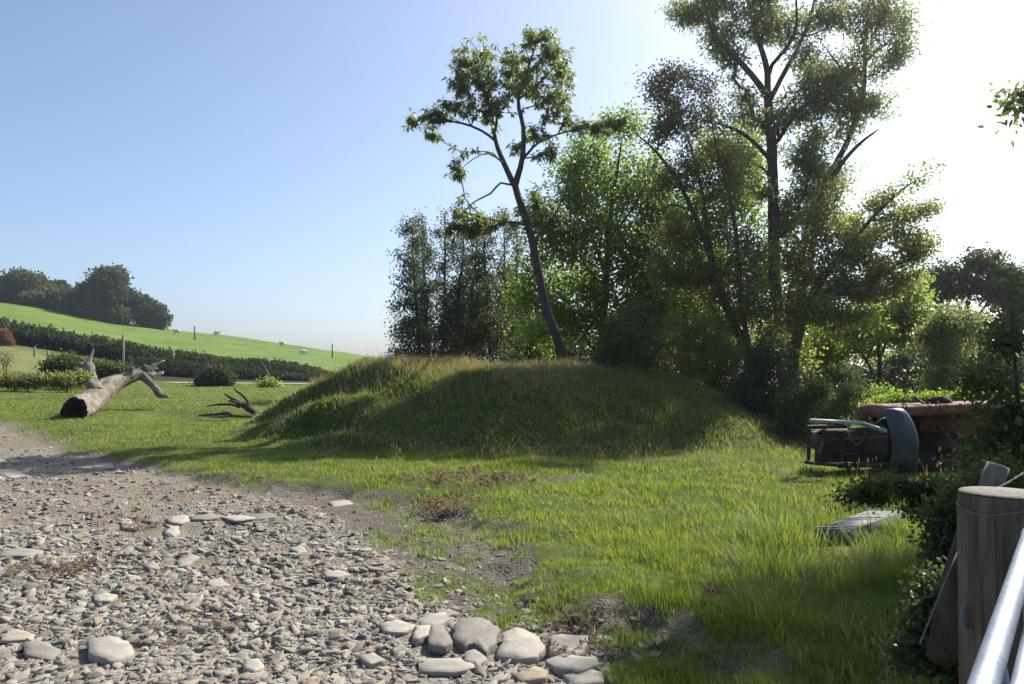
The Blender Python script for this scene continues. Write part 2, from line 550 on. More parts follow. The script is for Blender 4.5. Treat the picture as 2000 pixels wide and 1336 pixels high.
# ------------------------------------------------------------------ scatter with geometry nodes (only for stuff)
def scatter(name, variants, pts, rot, scl, idx, parent=None):
    me = bpy.data.meshes.new(name)
    me.vertices.add(len(pts))
    me.vertices.foreach_set('co', np.asarray(pts, np.float32).ravel())
    a = me.attributes.new('rot', 'FLOAT_VECTOR', 'POINT'); a.data.foreach_set('vector', np.asarray(rot, np.float32).ravel())
    a = me.attributes.new('scl', 'FLOAT_VECTOR', 'POINT'); a.data.foreach_set('vector', np.asarray(scl, np.float32).ravel())
    a = me.attributes.new('idx', 'INT', 'POINT'); a.data.foreach_set('value', np.asarray(idx, np.int32))
    o = link(name, me, parent)
    ng = bpy.data.node_groups.new(name + '_scatter', 'GeometryNodeTree')
    ng.interface.new_socket('Geometry', in_out='INPUT', socket_type='NodeSocketGeometry')
    ng.interface.new_socket('Geometry', in_out='OUTPUT', socket_type='NodeSocketGeometry')
    gi = ng.nodes.new('NodeGroupInput'); go = ng.nodes.new('NodeGroupOutput')
    inst = ng.nodes.new('GeometryNodeInstanceOnPoints')
    jn = ng.nodes.new('GeometryNodeJoinGeometry')
    for k, vm in reversed(list(enumerate(variants))):
        vo = bpy.data.objects.new(name + '_piece', vm)
        oi = ng.nodes.new('GeometryNodeObjectInfo')
        oi.inputs['Object'].default_value = vo
        oi.inputs['As Instance'].default_value = True
        ng.links.new(oi.outputs['Geometry'], jn.inputs[0])
    def na(nm, t):
        x = ng.nodes.new('GeometryNodeInputNamedAttribute')
        x.data_type = t
        x.inputs['Name'].default_value = nm
        return [s for s in x.outputs if s.enabled and s.name == 'Attribute'][0]
    er = ng.nodes.new('FunctionNodeEulerToRotation')
    ng.links.new(na('rot', 'FLOAT_VECTOR'), er.inputs[0])
    ng.links.new(gi.outputs[0], inst.inputs['Points'])
    ng.links.new(jn.outputs[0], inst.inputs['Instance'])
    inst.inputs['Pick Instance'].default_value = True
    ng.links.new(na('idx', 'INT'), inst.inputs['Instance Index'])
    ng.links.new(er.outputs[0], inst.inputs['Rotation'])
    ng.links.new(na('scl', 'FLOAT_VECTOR'), inst.inputs['Scale'])
    ng.links.new(inst.outputs[0], go.inputs[0])
    md = o.modifiers.new('scatter', 'NODES')
    md.node_group = ng
    o['kind'] = 'stuff'
    return o

# ------------------------------------------------------------------ stones
def slab_mesh(name, outline, th, seed, rough=.06, chips=True):
    """a broken slate slab from a flat outline (k,2), z up, bevelled unevenly"""
    r = np.random.default_rng(seed)
    o = np.array(outline, float)
    if chips:   # break the straight sides into small facets
        nx = np.roll(o, -1, 0); e = nx - o
        nrm = np.stack([e[:, 1], -e[:, 0]], 1)
        t1 = r.uniform(.25, .45, (len(o), 1)); t2 = r.uniform(.55, .8, (len(o), 1))
        o = np.stack([o, o + e * t1 + nrm * r.normal(0, .035, (len(o), 1)), o + e * t2 + nrm * r.normal(0, .035, (len(o), 1))], 1).reshape(-1, 2)
    k = len(o)
    c = o.mean(0)
    size = np.abs(o - c).max()
    rings = []
    lev = [(0.96, 0.0), (1.0, th * .25), (.995, th * .9), (.978, th * 1.0)]
    for s, z in lev:
        rr = c + (o - c) * (s + (r.random((k, 1)) - .5) * rough)
        zz = z + (r.random((k, 1)) - .5) * th * .14
        rings.append(np.hstack([rr, zz]))
    inner = c + (o - c) * (.45 + (r.random((k, 1)) - .5) * .1)
    rings.append(np.hstack([inner, th * (1.02 + (r.random((k, 1)) - .5) * .10)]))
    V = np.vstack(rings + [np.array([[c[0], c[1], th * 1.04]])])
    F4 = []
    for a in range(len(rings) - 1):
        for i in range(k):
            j = (i + 1) % k
            F4.append([a * k + i, a * k + j, (a + 1) * k + j, (a + 1) * k + i])
    t = len(V) - 1; b = (len(rings) - 1) * k
    F3 = [[b + i, b + (i + 1) % k, t] for i in range(k)]
    me = mesh_np(name, V, [np.array(F4), np.array(F3)], mat=M['stone'])
    return me

def rand_outline(r, k, elong=1.4, jag=.25):
    a = np.arange(k) * 2 * PI / k + (r.random(k) - .5) * 2 * PI / k * .75
    rad = 1 + (r.random(k) - .5) * jag * 2
    rad[r.integers(0, k)] *= 1.25
    return np.stack([np.cos(a) * rad * elong ** .5, np.sin(a) * rad / elong ** .5], 1) * .5

srng = np.random.default_rng(11)
STV = []
for i in range(16):
    k = int(srng.integers(5, 8))
    STV.append(slab_mesh('stone', rand_outline(srng, int(srng.integers(4, 6)), srng.uniform(1.0, 2.0), .32), srng.choice([.07, .10, .14, .22]), 100 + i, chips=False))
# small rubble: fewer faces
RUB = []
for i in range(12):
    k = int(srng.integers(4, 6))
    o = rand_outline(srng, k, srng.uniform(1.0, 2.0), .3); th = srng.uniform(.10, .38)
    r2 = np.random.default_rng(i)
    tl = r2.normal(0, .22, 2)
    zt = th * (1 + (o @ tl)[:, None] * 2)
    V = np.vstack([np.hstack([o * .9, np.zeros((k, 1))]), np.hstack([o * (1 + (r2.random((k, 1)) - .5) * .1), zt * (.72 + r2.random((k, 1)) * .15)]), np.hstack([o * (.86 + r2.random((k, 1)) * .08), zt])])
    F4 = [[a * k + i_, a * k + (i_ + 1) % k, (a + 1) * k + (i_ + 1) % k, (a + 1) * k + i_] for a in range(2) for i_ in range(k)]
    RUB.append(mesh_np('rubble', V, [np.array(F4), np.array([[2 * k + i_ for i_ in range(k)]])], mat=M['stone']))

# the large slabs that can be told apart, traced
BIG = [
 ([(884, 1238), (892, 1222), (925, 1215), (955, 1222), (976, 1238), (970, 1268), (950, 1288), (925, 1270), (905, 1276), (886, 1262)], .13),
 ([(981, 1256), (985, 1240), (1010, 1230), (1045, 1246), (1066, 1270), (1052, 1290), (1010, 1297), (975, 1290), (973, 1275)], .12),
 ([(1075, 1248), (1148, 1246), (1142, 1282), (1074, 1284)], .10),
 ([(818, 1226), (838, 1212), (872, 1209), (876, 1222), (845, 1238), (820, 1232)], .09),
 ([(876, 1222), (900, 1214), (930, 1214), (893, 1232), (882, 1232)], .06),
 ([(812, 1238), (840, 1236), (838, 1262), (812, 1272), (806, 1258)], .09),
 ([(842, 1240), (868, 1240), (884, 1275), (866, 1286), (838, 1280), (835, 1262)], .10),
 ([(908, 1280), (930, 1274), (952, 1294), (930, 1308), (906, 1298)], .07),
 ([(1065, 1296), (1100, 1286), (1165, 1294), (1172, 1306), (1130, 1322), (1085, 1312)], .12),
 ([(1000, 1325), (1045, 1312), (1072, 1322), (1066, 1336), (1020, 1340)], .09),
 ([(1100, 1325), (1150, 1310), (1178, 1318), (1180, 1336), (1120, 1345)], .10),
 ([(816, 1292), (900, 1294), (935, 1312), (890, 1322), (820, 1318)], .05),
 ([(168, 1276), (215, 1266), (250, 1276), (262, 1300), (215, 1320), (172, 1305)], .10),
 ([(0, 1236), (30, 1230), (68, 1246), (60, 1258), (0, 1256)], .05),
 ([(480, 1300), (505, 1298), (516, 1318), (498, 1330), (478, 1320)], .09),
 ([(318, 1024), (345, 1020), (352, 1038), (338, 1046), (320, 1040)], .09),
 ([(232, 1022), (250, 1016), (268, 1026), (262, 1034), (238, 1032)], .07),
 ([(272, 1016), (300, 1004), (325, 1012), (300, 1022)], .05),
 ([(328, 1012), (360, 1008), (372, 1020), (350, 1028), (330, 1024)], .06),
 ([(370, 1012), (410, 1006), (430, 1014), (400, 1022), (375, 1020)], .06),
 ([(430, 1012), (470, 1010), (500, 1018), (460, 1026)], .05),
 ([(480, 1008), (530, 1006), (545, 1012), (500, 1018)], .05),
 ([(342, 1100), (372, 1085), (390, 1090), (368, 1108), (348, 1112)], .07),
 ([(280, 1108), (300, 1100), (310, 1108), (292, 1116)], .06),
 ([(632, 1126), (660, 1122), (684, 1130), (660, 1138), (636, 1136)], .06),
 ([(640, 982), (680, 980), (690, 986), (650, 992)], .03),
 ([(180, 1172), (205, 1166), (230, 1172), (215, 1186), (190, 1186)], .06),
 ([(410, 1136), (432, 1132), (450, 1150), (430, 1158)], .03),
 ([(40, 1280), (80, 1274), (120, 1290), (100, 1308), (50, 1300)], .07),
 ([(565, 1070), (590, 1066), (600, 1078), (580, 1084)], .06),
 ([(180, 912), (215, 908), (222, 914), (190, 918)], .03),
 ([(0, 928), (40, 924), (60, 930), (20, 934)], .05),
 ([(0, 1078), (40, 1072), (85, 1080), (60, 1092), (0, 1090)], .05),
 ([(740, 1236), (775, 1226), (812, 1238), (790, 1252), (750, 1250)], .07),
 ([(700, 1290), (730, 1284), (752, 1296), (720, 1306)], .06),
 ([(850, 1190), (880, 1188), (896, 1196), (860, 1204)], .05),
]
def build_stones():
    tr = GR['track']
    taken = []
    cnt = 0
    for i, (pl, th) in enumerate(BIG):
        g = np.array([ground0(*p) for p in pl])
        c = g.mean(0)
        th *= .48
        me = slab_mesh('stone', g - c, th, 500 + i, .03)
        # extra unevenness for the large ones
        o = link('stone', me, tr)
        o.location = (c[0], c[1], H(c[0], c[1]) - th * .12)
        o.rotation_euler = (srng.uniform(-.05, .05), srng.uniform(-.05, .05), 0)
        taken.append((c[0], c[1], np.abs(g - c).max()))
        cnt += 1
    # scattered stones
    N = 520000
    d = 3.6 / (1 - srng.random(N) * .86)
    px = srng.uniform(-800, 1300, N)
    x = (px - 1000) / F * d; y = d
    s = sd_poly(x, y, POLY_STONE) + edge_wob(x, y) * .6
    s2 = sd_poly(x, y, POLY_GRASS) + edge_wob(x, y)
    dens = sstep(-.35, .1, s) * (.42 + .8 * sstep(.38, .62, fbm(x, y, 1.3, 71))) + .16 * (s2 > -.05)
    keep = srng.random(N) < dens
    x, y, s, d = x[keep], y[keep], s[keep], d[keep]
    n = len(x)
    size = .0125 * (1 - srng.random(n)) ** (-1 / 2.25)
    size = np.minimum(size, .10) * np.where(s < 0, .7, 1)
    size = np.maximum(size, .0013 * d + .004)
    ok = np.ones(n, bool)
    for (cx, cy_, r) in taken:
        ok &= (x - cx) ** 2 + (y - cy_) ** 2 > (r * .78 + size * .35) ** 2
    x, y, size, d = x[ok], y[ok], size[ok], d[ok]
    inv = (x / y * F + 1000 > -20) & (y > 4.15)
    order = np.argsort(-(size / d) * inv)
    big = order[:300 - cnt]; rest = order[300 - cnt:]
    rest = rest[:12000].tolist() + srng.permutation(rest[12000:])[:105000].tolist()
    print('stones', n)
    # avoid heavy overlap among the big ones
    z = hgt(x, y)
    for i in big:
        o = link('stone', STV[int(srng.integers(0, len(STV)))], tr)
        s_ = size[i]
        o.location = (x[i], y[i], z[i] - s_ * .05)
        o.scale = (s_ * srng.uniform(.9, 1.5), s_ * srng.uniform(.7, 1.1), s_ * srng.uniform(.6, 1.2))
        o.rotation_euler = (srng.normal(0, .17), srng.normal(0, .17), srng.uniform(0, 6.28))
    x, y, z, size = x[rest], y[rest], z[rest], size[rest]
    n = len(x)
    rot = np.stack([srng.normal(0, .28, n), srng.normal(0, .28, n), srng.uniform(0, 6.28, n)], 1)
    scl = np.stack([size * srng.uniform(.8, 1.5, n), size * srng.uniform(.7, 1.1, n), size * srng.uniform(.6, 1.2, n)], 1)
    o = scatter('small_stones', RUB, np.stack([x, y, z - size * .06], 1), rot, scl, srng.integers(0, len(RUB), n), tr)
build_stones()

# ------------------------------------------------------------------ grass, blade by blade
def blades(bx, by, bz, az, hh, ww, ln, cv, v, segs, taper=.65):
    """curved tapering blades; ln = lean, cv = curl at the tip"""
    n = len(bx)
    ux, uy = np.cos(az), np.sin(az)
    sa = az + PI / 2
    sx, sy = np.cos(sa), np.sin(sa)
    V = np.zeros((n, 2 * segs + 1, 3))
    for k in range(segs):
        t = k / segs
        o_ = ln * t + cv * t * t
        zz = hh * t - .25 * cv * t ** 4
        wk = ww * (1 - t * taper)
        for j, sg in enumerate((-1, 1)):
            V[:, 2 * k + j] = np.stack([bx + ux * o_ + sg * sx * wk, by + uy * o_ + sg * sy * wk, bz + zz], 1)
    V[:, -1] = np.stack([bx + ux * (ln + cv), by + uy * (ln + cv), bz + hh - .25 * cv], 1)
    m = 2 * segs + 1
    b = (np.arange(n) * m)[:, None]
    Q = [b + np.array([[2 * k, 2 * k + 1, 2 * k + 3, 2 * k + 2]]) for k in range(segs - 1)]
    T = b + np.array([[2 * segs - 2, 2 * segs - 1, 2 * segs]])
    return V.reshape(-1, 3), (np.concatenate(Q) if Q else np.zeros((0, 4), int)), T, np.repeat(v, m)

# kind: blades, radius, height, half width, lean, segments, material
KIND = {
 'G': (32, .075, .088, .0022, .55, 3, 0),
 'M': (16, .12, .092, .0040, .6, 2, 0),
 'F': (11, .22, .10, .009, .6, 1, 0),
 'L': (22, .12, .25, .0034, .6, 3, 1),
 'C': (30, .10, .17, .0025, .8, 3, 0),
 'D': (15, .17, .15, .0062, .7, 2, 1),
 'S': (14, .15, .24, .0050, .6, 2, 2),
 'H': (3, .05, .34, .0022, .45, 3, 2),
}
def build_grass():
    g = np.random.default_rng(5)
    pts = []
    def zone(N, px0, px1, d0, d1, powr, fn):
        u = g.random(N)
        if powr == 1: d = d0 + (d1 - d0) * u
        elif powr == 2: d = d0 * (d1 / d0) ** u
        else: d = 1 / (1 / d0 + (1 / d1 - 1 / d0) * u)
        px = g.uniform(px0, px1, N)
        x = (px - 1000) / F * d
        pts.append(fn(x, d))
    def cl0(x, y): return vnoise(x, y, .33, 84)
    def lawn(x, y):
        sg = -(sd_poly(x, y, POLY_GRASS) + edge_wob(x, y))
        ss = -(sd_poly(x, y, POLY_STONE) + edge_wob(x, y) * .6)
        md = mound_d(x, y)
        patch = fbm(x, y, .42, 81)
        p = sstep(-.02, .2, sg) * (md > .98)
        soilp = (ss > .02) & (sg <= .12) & (patch > .47) & (y < 13)
        thin = sstep(.0, 1.5, sg + (y > 11) * 1.5)
        bare = (fbm(x, y, .5, 82) < .42) & (y < 9) & (x < 2.8)
        p = p * np.where(patch < .45, .25 + .75 * thin, 1) * np.where(bare, .45 + .5 * thin * (y > 7), 1) * (.45 + .55 * sstep(.2, .45, cl0(x, y)))
        p = np.maximum(p, soilp * .8)
        ux = (x - 2.9) * .72 + (y - 7.45) * .69; uy = -(x - 2.9) * .69 + (y - 7.45) * .72
        p = p * ~((ux > -.1) & (ux < 1.3) & (np.abs(uy) < .26)) * ~((x > 2.55) & (x < 3.3) & (y > 6.7) & (y < 7.6) & (g.random(len(x)) < .8))
        keep = g.random(len(x)) < p
        x, y, sg, patch = x[keep], y[keep], sg[keep], patch[keep]
        sh = sstep(1.25, 2.3, x - (y - 5) * .22) * sstep(9.5, 7.5, y)
        cl = vnoise(x, y, .33, 84)
        s = .50 + .5 * np.clip(patch - .3, 0, 1) + .3 * sstep(.5, .7, fbm(x, y, 1.0, 83)) + .75 * sstep(.45, .85, cl)
        s *= np.where(sg < .1, .8, 1.0)
        s *= np.where(y > 13.2, .7, 1)
        k = np.where(y < 7.2, 'G', 'M')
        k = np.where(g.random(len(x)) < sh * .75, np.where(g.random(len(x)) < .75, 'C', 'L'), k)
        k = np.where((g.random(len(x)) < .022) & (y > 4.6), 'H', k)
        return x, y, s, k
    zone(14000, 700, 2120, 3.3, 16, 2, lawn)
    def left(x, y):
        sg = -(sd_poly(x, y, POLY_GRASS) + edge_wob(x, y))
        md = mound_d(x, y)
        keep = (sg > 0) & (md > .98)
        x, y = x[keep], y[keep]
        s = .5 + .35 * fbm(x, y, 2.0, 85)
        return x, y, s, np.where(y < 17, 'M', 'F')
    zone(17500, -350, 1050, 11.5, 56, 2, left)
    def right(x, y):
        keep = (mound_d(x, y) > .98)
        x, y = x[keep], y[keep]
        return x, y, .9 + .5 * fbm(x, y, 2.0, 85), np.where(g.random(len(x)) < .2, 'S', 'D')
    zone(2500, 1400, 2200, 15, 40, 2, right)
    def mnd(x, y):
        md = mound_d(x, y)
        keep = (md <= 1.02) & (y > 13)
        x, y, md = x[keep], y[keep], md[keep]
        n = len(x)
        top = sstep(.8, .5, md) * sstep(4.5, 1.0, x)
        lf = sstep(-.5, -3.0, x)
        pn = fbm(x, y, 1.1, 91)
        crest = sstep(.62, .40, md) * sstep(4.5, 1.0, x)
        straw = g.random(n) < (.03 + .75 * crest * sstep(.25, .5, pn) + .10 * (pn > .62) + .30 * lf * sstep(.42, .6, pn))
        k = np.where(straw, 'S', 'D')
        s = .35 + .75 * pn + .2 * top
        s *= np.where(md > .93, .7, 1)
        return x, y, s, k
    zone(9500, 420, 1640, 13.8, 27, 1, mnd)
    def stalks(x, y):
        return x, y, g.uniform(.7, 1.2, len(x)), np.full(len(x), 'H')
    zone(110, 760, 1560, 13.1, 14.6, 1, stalks)
    def heads(x, y):
        keep = mound_d(x, y) < .75
        x, y = x[keep], y[keep]
        return x, y, g.uniform(.8, 1.4, len(x)), np.full(len(x), 'H')
    zone(500, 620, 1250, 16, 21, 1, heads)
    x = np.concatenate([p[0] for p in pts]); y = np.concatenate([p[1] for p in pts])
    s = np.concatenate([p[2] for p in pts]); kk = np.concatenate([p[3] for p in pts])
    Vs = []; Qs = []; Ts = []; vs_ = []; mq = []; mt = []; base = 0
    for kd, (nb, rad, h, w_, lean, segs, mi) in KIND.items():
        m = kk == kd
        if not m.any(): continue
        cx, cy_, cs = x[m], y[m], s[m]
        n = len(cx)
        far = np.clip(np.interp(cy_, [4, 10, 25, 60], [.95, 1.1, 1.5, 2.6]), 0, 4)
        tv = g.normal(0, .14, n)
        R = lambda a: np.repeat(a, nb)
        N = n * nb
        a = g.random(N) * 2 * PI; rr = R(rad * far * np.sqrt(cs)) * np.sqrt(g.random(N)) * (1.15)
        bx = R(cx) + rr * np.cos(a); by = R(cy_) + rr * np.sin(a)
        if kd != 'H':
            bz = hgt(bx, by) - .012
        else: bz = R(hgt(cx, cy_) - .02)
        az = a + g.normal(0, .9, N)
        hh = h * R(cs) * g.uniform(.5, 1.2, N)
        ww = w_ * R(far) * g.uniform(.6, 1.25, N)
        v = np.clip(.45 + R(tv) + g.normal(0, .2, N), 0, 1)
        V, Q, T, av = blades(bx, by, bz, az, hh, ww, hh * g.uniform(.05, lean, N), hh * g.uniform(.0, lean, N), v, segs)
        nv = len(V)
        Vs.append(V); Qs.append(Q + base); Ts.append(T + base); vs_.append(av)
        mq.append(np.full(len(Q), mi)); mt.append(np.full(len(T), mi)); base += nv
        if kd in 'HS':   # seed heads at the tips
            tp = V.reshape(N, -1, 3)[:, -1]
            if kd == 'S': tp = tp[g.random(N) < .35]
            n2 = len(tp); hl = g.uniform(.03, .06, n2); hw = g.uniform(.0025, .005, n2) * (1.0 if kd == 'H' else 1.3)
            ang = g.random(n2) * PI
            dx, dy = np.cos(ang) * hw, np.sin(ang) * hw
            z0 = np.zeros(n2)
            V = np.stack([tp + np.stack([z0, z0, -hl], 1), tp + np.stack([dx, dy, -hl * .4], 1), tp + np.stack([z0, z0, hl * .4], 1), tp + np.stack([-dx, -dy, -hl * .4], 1)], 1).reshape(-1, 3)
            Q = np.arange(n2 * 4).reshape(-1, 4)
            Vs.append(V); Qs.append(Q + base); vs_.append(np.full(len(V), .9)); mq.append(np.full(n2, 2)); base += len(V)
    V = np.concatenate(Vs); Q = np.concatenate(Qs); T = np.concatenate(Ts)
    me = mesh_np('grass', V, [Q, T], {'v': np.concatenate(vs_)})
    for nm in ('grass', 'grass_mound', 'straw'): me.materials.append(M[nm])
    me.polygons.foreach_set('material_index', np.concatenate(mq + mt).astype(np.int32))
    o = link('grass', me)
    tag(o, 'green and straw coloured grass covering the turf and the mound', kind='stuff')
    print('grass tris', 2 * len(Q) + len(T))
build_grass()

# ------------------------------------------------------------------ trees and shrubs
def catmull(pts, seg):
    pts = [np.array(p, float) for p in pts]
    out = []
    ext = [2 * pts[0] - pts[1]] + pts + [2 * pts[-1] - pts[-2]]
    for i in range(1, len(ext) - 2):
        p0, p1, p2, p3 = ext[i - 1:i + 3]
        L = np.linalg.norm((p2 - p1)[:3])
        n = max(1, int(L / seg))
        for k in range(n):
            t = k / n
            out.append(.5 * (2 * p1 + (p2 - p0) * t + (2 * p0 - 5 * p1 + 4 * p2 - p3) * t * t + (3 * p1 - p0 - 3 * p2 + p3) * t ** 3))
    out.append(pts[-1])
    return out

def tube(path, rad, sides, seed=0, knob=0.0):
    """path (n,3), rad (n,) -> V, quads"""
    path = np.asarray(path, float); rad = np.asarray(rad, float)
    n = len(path)
    T = np.gradient(path, axis=0)
    T /= np.linalg.norm(T, axis=1, keepdims=True) + 1e-9
    ref = np.array([0, 0, 1.0]) if abs(T[0][2]) < .9 else np.array([1.0, 0, 0])
    U = np.zeros_like(T); u = np.cross(T[0], ref); u /= np.linalg.norm(u) + 1e-9
    for i in range(n):
        u = u - T[i] * np.dot(u, T[i]); u /= np.linalg.norm(u) + 1e-9
        U[i] = u
    W = np.cross(T, U)
    a = np.arange(sides) * 2 * PI / sides
    rr = rad[:, None] * np.ones((1, sides))
    if knob:
        r = np.random.default_rng(seed)
        rr = rr * (1 + (r.random((n, sides)) - .5) * knob)
    V = path[:, None, :] + rr[..., None] * (np.cos(a)[None, :, None] * U[:, None, :] + np.sin(a)[None, :, None] * W[:, None, :])
    idx = np.arange(n * sides).reshape(n, sides)
    nx = np.roll(idx, -1, 1)
    q = np.stack([idx[:-1], nx[:-1], nx[1:], idx[1:]], -1).reshape(-1, 4)
    return V.reshape(-1, 3), q

class Geo:
    def __init__(s): s.V = []; s.Q = []; s.T = []; s.n = 0
    def add(s, V, q=None, t=None):
        s.V.append(V)
        if q is not None: s.Q.append(np.asarray(q) + s.n)
        if t is not None: s.T.append(np.asarray(t) + s.n)
        s.n += len(V)
    def mesh(s, name, mat, smooth=True):
        fs = []
        if s.Q: fs.append(np.concatenate(s.Q))
        if s.T: fs.append(np.concatenate(s.T))
        return mesh_np(name, np.concatenate(s.V), fs, None, mat, smooth)

def unit(v): return v / (np.linalg.norm(v, axis=-1, keepdims=True) + 1e-9)

def leaf_geo(C, D, L, W, r, v, kind='flat', droop=.3):
    """C centres(base), D directions, L lengths, W widths -> V, faces, attr"""
    n = len(C)
    D = unit(D)
    N = unit(np.cross(D, r.normal(size=(n, 3))))
    S = np.cross(D, N)
    L = L[:, None]; W = W[:, None]
    if kind == 'flat':          # four corners, a lozenge
        V = np.stack([C, C + D * L * .45 + S * W * .5, C + D * L - np.array([0, 0, 1.]) * L * droop * .3, C + D * L * .45 - S * W * .5], 1)
        q = np.arange(n * 4).reshape(n, 4)
        return V.reshape(-1, 3), [q], np.repeat(v, 4)
    # folded oval leaf
    dz = np.array([0, 0, -1.]) * L * droop
    V = np.stack([C, C + D * L * .28 + S * W * .42 + N * W * .12, C + D * L * .68 + S * W * .4 + N * W * .10 + dz * .4,
                  C + D * L + dz, C + D * L * .68 - S * W * .4 + N * W * .10 + dz * .4, C + D * L * .28 - S * W * .42 + N * W * .12], 1)
    b = np.arange(n)[:, None] * 6
    q = np.concatenate([b + np.array([[0, 1, 2, 3]]), b + np.array([[0, 3, 4, 5]])])
    return V.reshape(-1, 3), [q], np.repeat(v, 6)

def blob_points(blobs, d, n, r, deep=1.0, surf=2.4, pxs=True):
    """blobs: (px, py, rx, ry[, weight[, colour shift]]) at depth d -> points, colour shift"""
    s = d / F
    wt = np.array([(b[2] * b[3]) ** .9 * (b[4] if len(b) > 4 else 1) for b in blobs]); wt = wt / wt.sum()
    k = r.choice(len(blobs), n, p=wt)
    out = np.zeros((n, 3)); cs = np.zeros(n)
    u = unit(r.normal(size=(n, 3))) * (r.random((n, 1)) ** (1 / surf))
    for i, b in enumerate(blobs):
        m = k == i
        c = np.array(P(b[0], b[1], d))
        rad = np.array([b[2] * s, min(b[2], b[3]) * s * deep, b[3] * s])
        out[m] = c + u[m] * rad
        cs[m] = b[5] if len(b) > 5 else 0
    # each lump gets its own depth so that the crown is not a disc
    off = r.normal(0, 1, len(blobs)) * np.array([b[2] for b in blobs]) * s * .5 * deep
    out[:, 1] += off[k]
    return out, cs

def grow(limbs, att, bf, seg, wob, r, arch=.12):
    """limbs: list of arrays (n,4) x,y,z,rad. returns nodes, parent, rmin, is_tip, attractor index"""
    Pn = []; par = []; rm = []; pl = []; own = []
    for li, L in enumerate(limbs):
        if li == 0: prev = -1
        else:
            A = np.array(Pn); prev = int(np.argmin(((A - L[0][:3]) ** 2).sum(1)))
        for k, p in enumerate(L):
            if li > 0 and k == 0: continue
            Pn.append(np.array(p[:3])); par.append(prev); rm.append(p[3])
            pl.append(0 if prev < 0 else pl[prev] + np.linalg.norm(Pn[-1] - Pn[prev]))
            own.append(li); prev = len(Pn) - 1
    nsk = len(Pn)
    A = np.array(Pn); PL = np.array(pl)
    n = len(att)
    dm = np.sqrt(((att[:, None, :] - A[None]) ** 2).sum(-1))
    cost = dm + bf * PL[None]
    # a branch prefers to leave downwards neighbours (grow up and out)
    cost = cost + .5 * np.clip(A[None, :, 2] - att[:, None, 2], 0, None)
    bi = cost.argmin(1); bc = cost.min(1)
    done = np.zeros(n, bool); tip = {}
    att_node = np.zeros(n, int)
    for _ in range(n):
        i = int(np.where(done, 1e9, bc).argmin())
        done[i] = True
        j = int(bi[i]); a = Pn[j]; b = att[i]; L = np.linalg.norm(b - a)
        k = max(1, int(L / seg))
        st = len(Pn); prev = j
        # start in the direction the parent was going
        g = par[j]
        td = unit(a - Pn[g]) if g >= 0 else np.array([0, 0, 1.])
        ctrl = a + td * L * .3 + np.array([0, 0, L * arch])
        for m in range(1, k + 1):
            t = m / k
            p = (1 - t) ** 2 * a + 2 * t * (1 - t) * ctrl + t * t * b
            if m < k: p = p + r.normal(size=3) * wob * L / k
            Pn.append(p); par.append(prev); rm.append(0); own.append(own[j] if j < nsk else own[j])
            pl.append(pl[prev] + np.linalg.norm(p - Pn[prev])); prev = len(Pn) - 1
        att_node[i] = prev
        new = np.array(Pn[st:]); npl = np.array(pl[st:])
        dn = np.sqrt(((att[:, None, :] - new[None]) ** 2).sum(-1)) + bf * npl[None] + .5 * np.clip(new[None, :, 2] - att[:, None, 2], 0, None)
        mn = dn.min(1); am = dn.argmin(1) + st
        up = mn < bc
        bc = np.where(up, mn, bc); bi = np.where(up, am, bi)
    return np.array(Pn), np.array(par), np.array(rm), nsk, np.array(own), att_node

def build_branches(Pn, par, rm, nsk, r0, expo, rmin, seed, sides=5, gap=1):
    n = len(Pn)
    acc = np.zeros(n); nch = np.zeros(n, int)
    for i in range(n):
        if par[i] >= 0: nch[par[i]] += 1
    order = range(n - 1, -1, -1)
    for i in order:
        if nch[i] == 0: acc[i] = max(acc[i], r0 ** expo)
        acc[i] += (r0 * .25) ** expo
        if par[i] >= 0: acc[par[i]] += acc[i]
    rad = acc ** (1 / expo)
    rad[:nsk] = rm[:nsk]
    for i in range(nsk, n):
        p = par[i]
        rad[i] = min(rad[i], rad[p] * (.8 if p < nsk else .97))
    rad = np.maximum(rad, rmin)
    # chains
    ch = [[] for _ in range(n)]
    for i in range(n):
        if par[i] >= 0: ch[par[i]].append(i)
    chains = []
    stack = [(0, -1)]
    while stack:
        s, p0 = stack.pop()
        c = [p0] if p0 >= 0 else []
        i = s
        while True:
            c.append(i)
            if not ch[i]: break
            k = sorted(ch[i], key=lambda q: (-(q < nsk and q == i + 1), -acc[q]))
            for q in k[1:]: stack.append((q, i))
            i = k[0]
        chains.append(c)
    trunk = Geo(); twig = Geo()
    for c in chains:
        if len(c) < 2: continue
        rr = rad[c].copy()
        if c[0] != 0 and len(c) > 1: rr[0] = min(rad[c[0]], rr[1] * 1.15)
        rr[-1] *= .6
        if rr[min(1, len(rr) - 1)] > .03 or c[1] < nsk:
            V, q = tube(Pn[c], rr, 9 if rr.max() > .08 else 6, seed + len(c), .16)
            trunk.add(V, q)
        else:
            V, q = tube(Pn[c], rr, 3 if rr.max() < .012 else 4, seed)
            twig.add(V, q)
    return trunk, twig, rad

def limb_pts(pts, d, seg, dd=None):
    """pts: (px,py,r[,depth offset]) -> dense (n,4)"""
    q = []
    for p in pts:
        v = P(p[0], p[1], d + (p[3] if len(p) > 3 else 0))
        q.append((v.x, v.y, v.z, p[2] * TR))
    return np.array(catmull(q, seg))

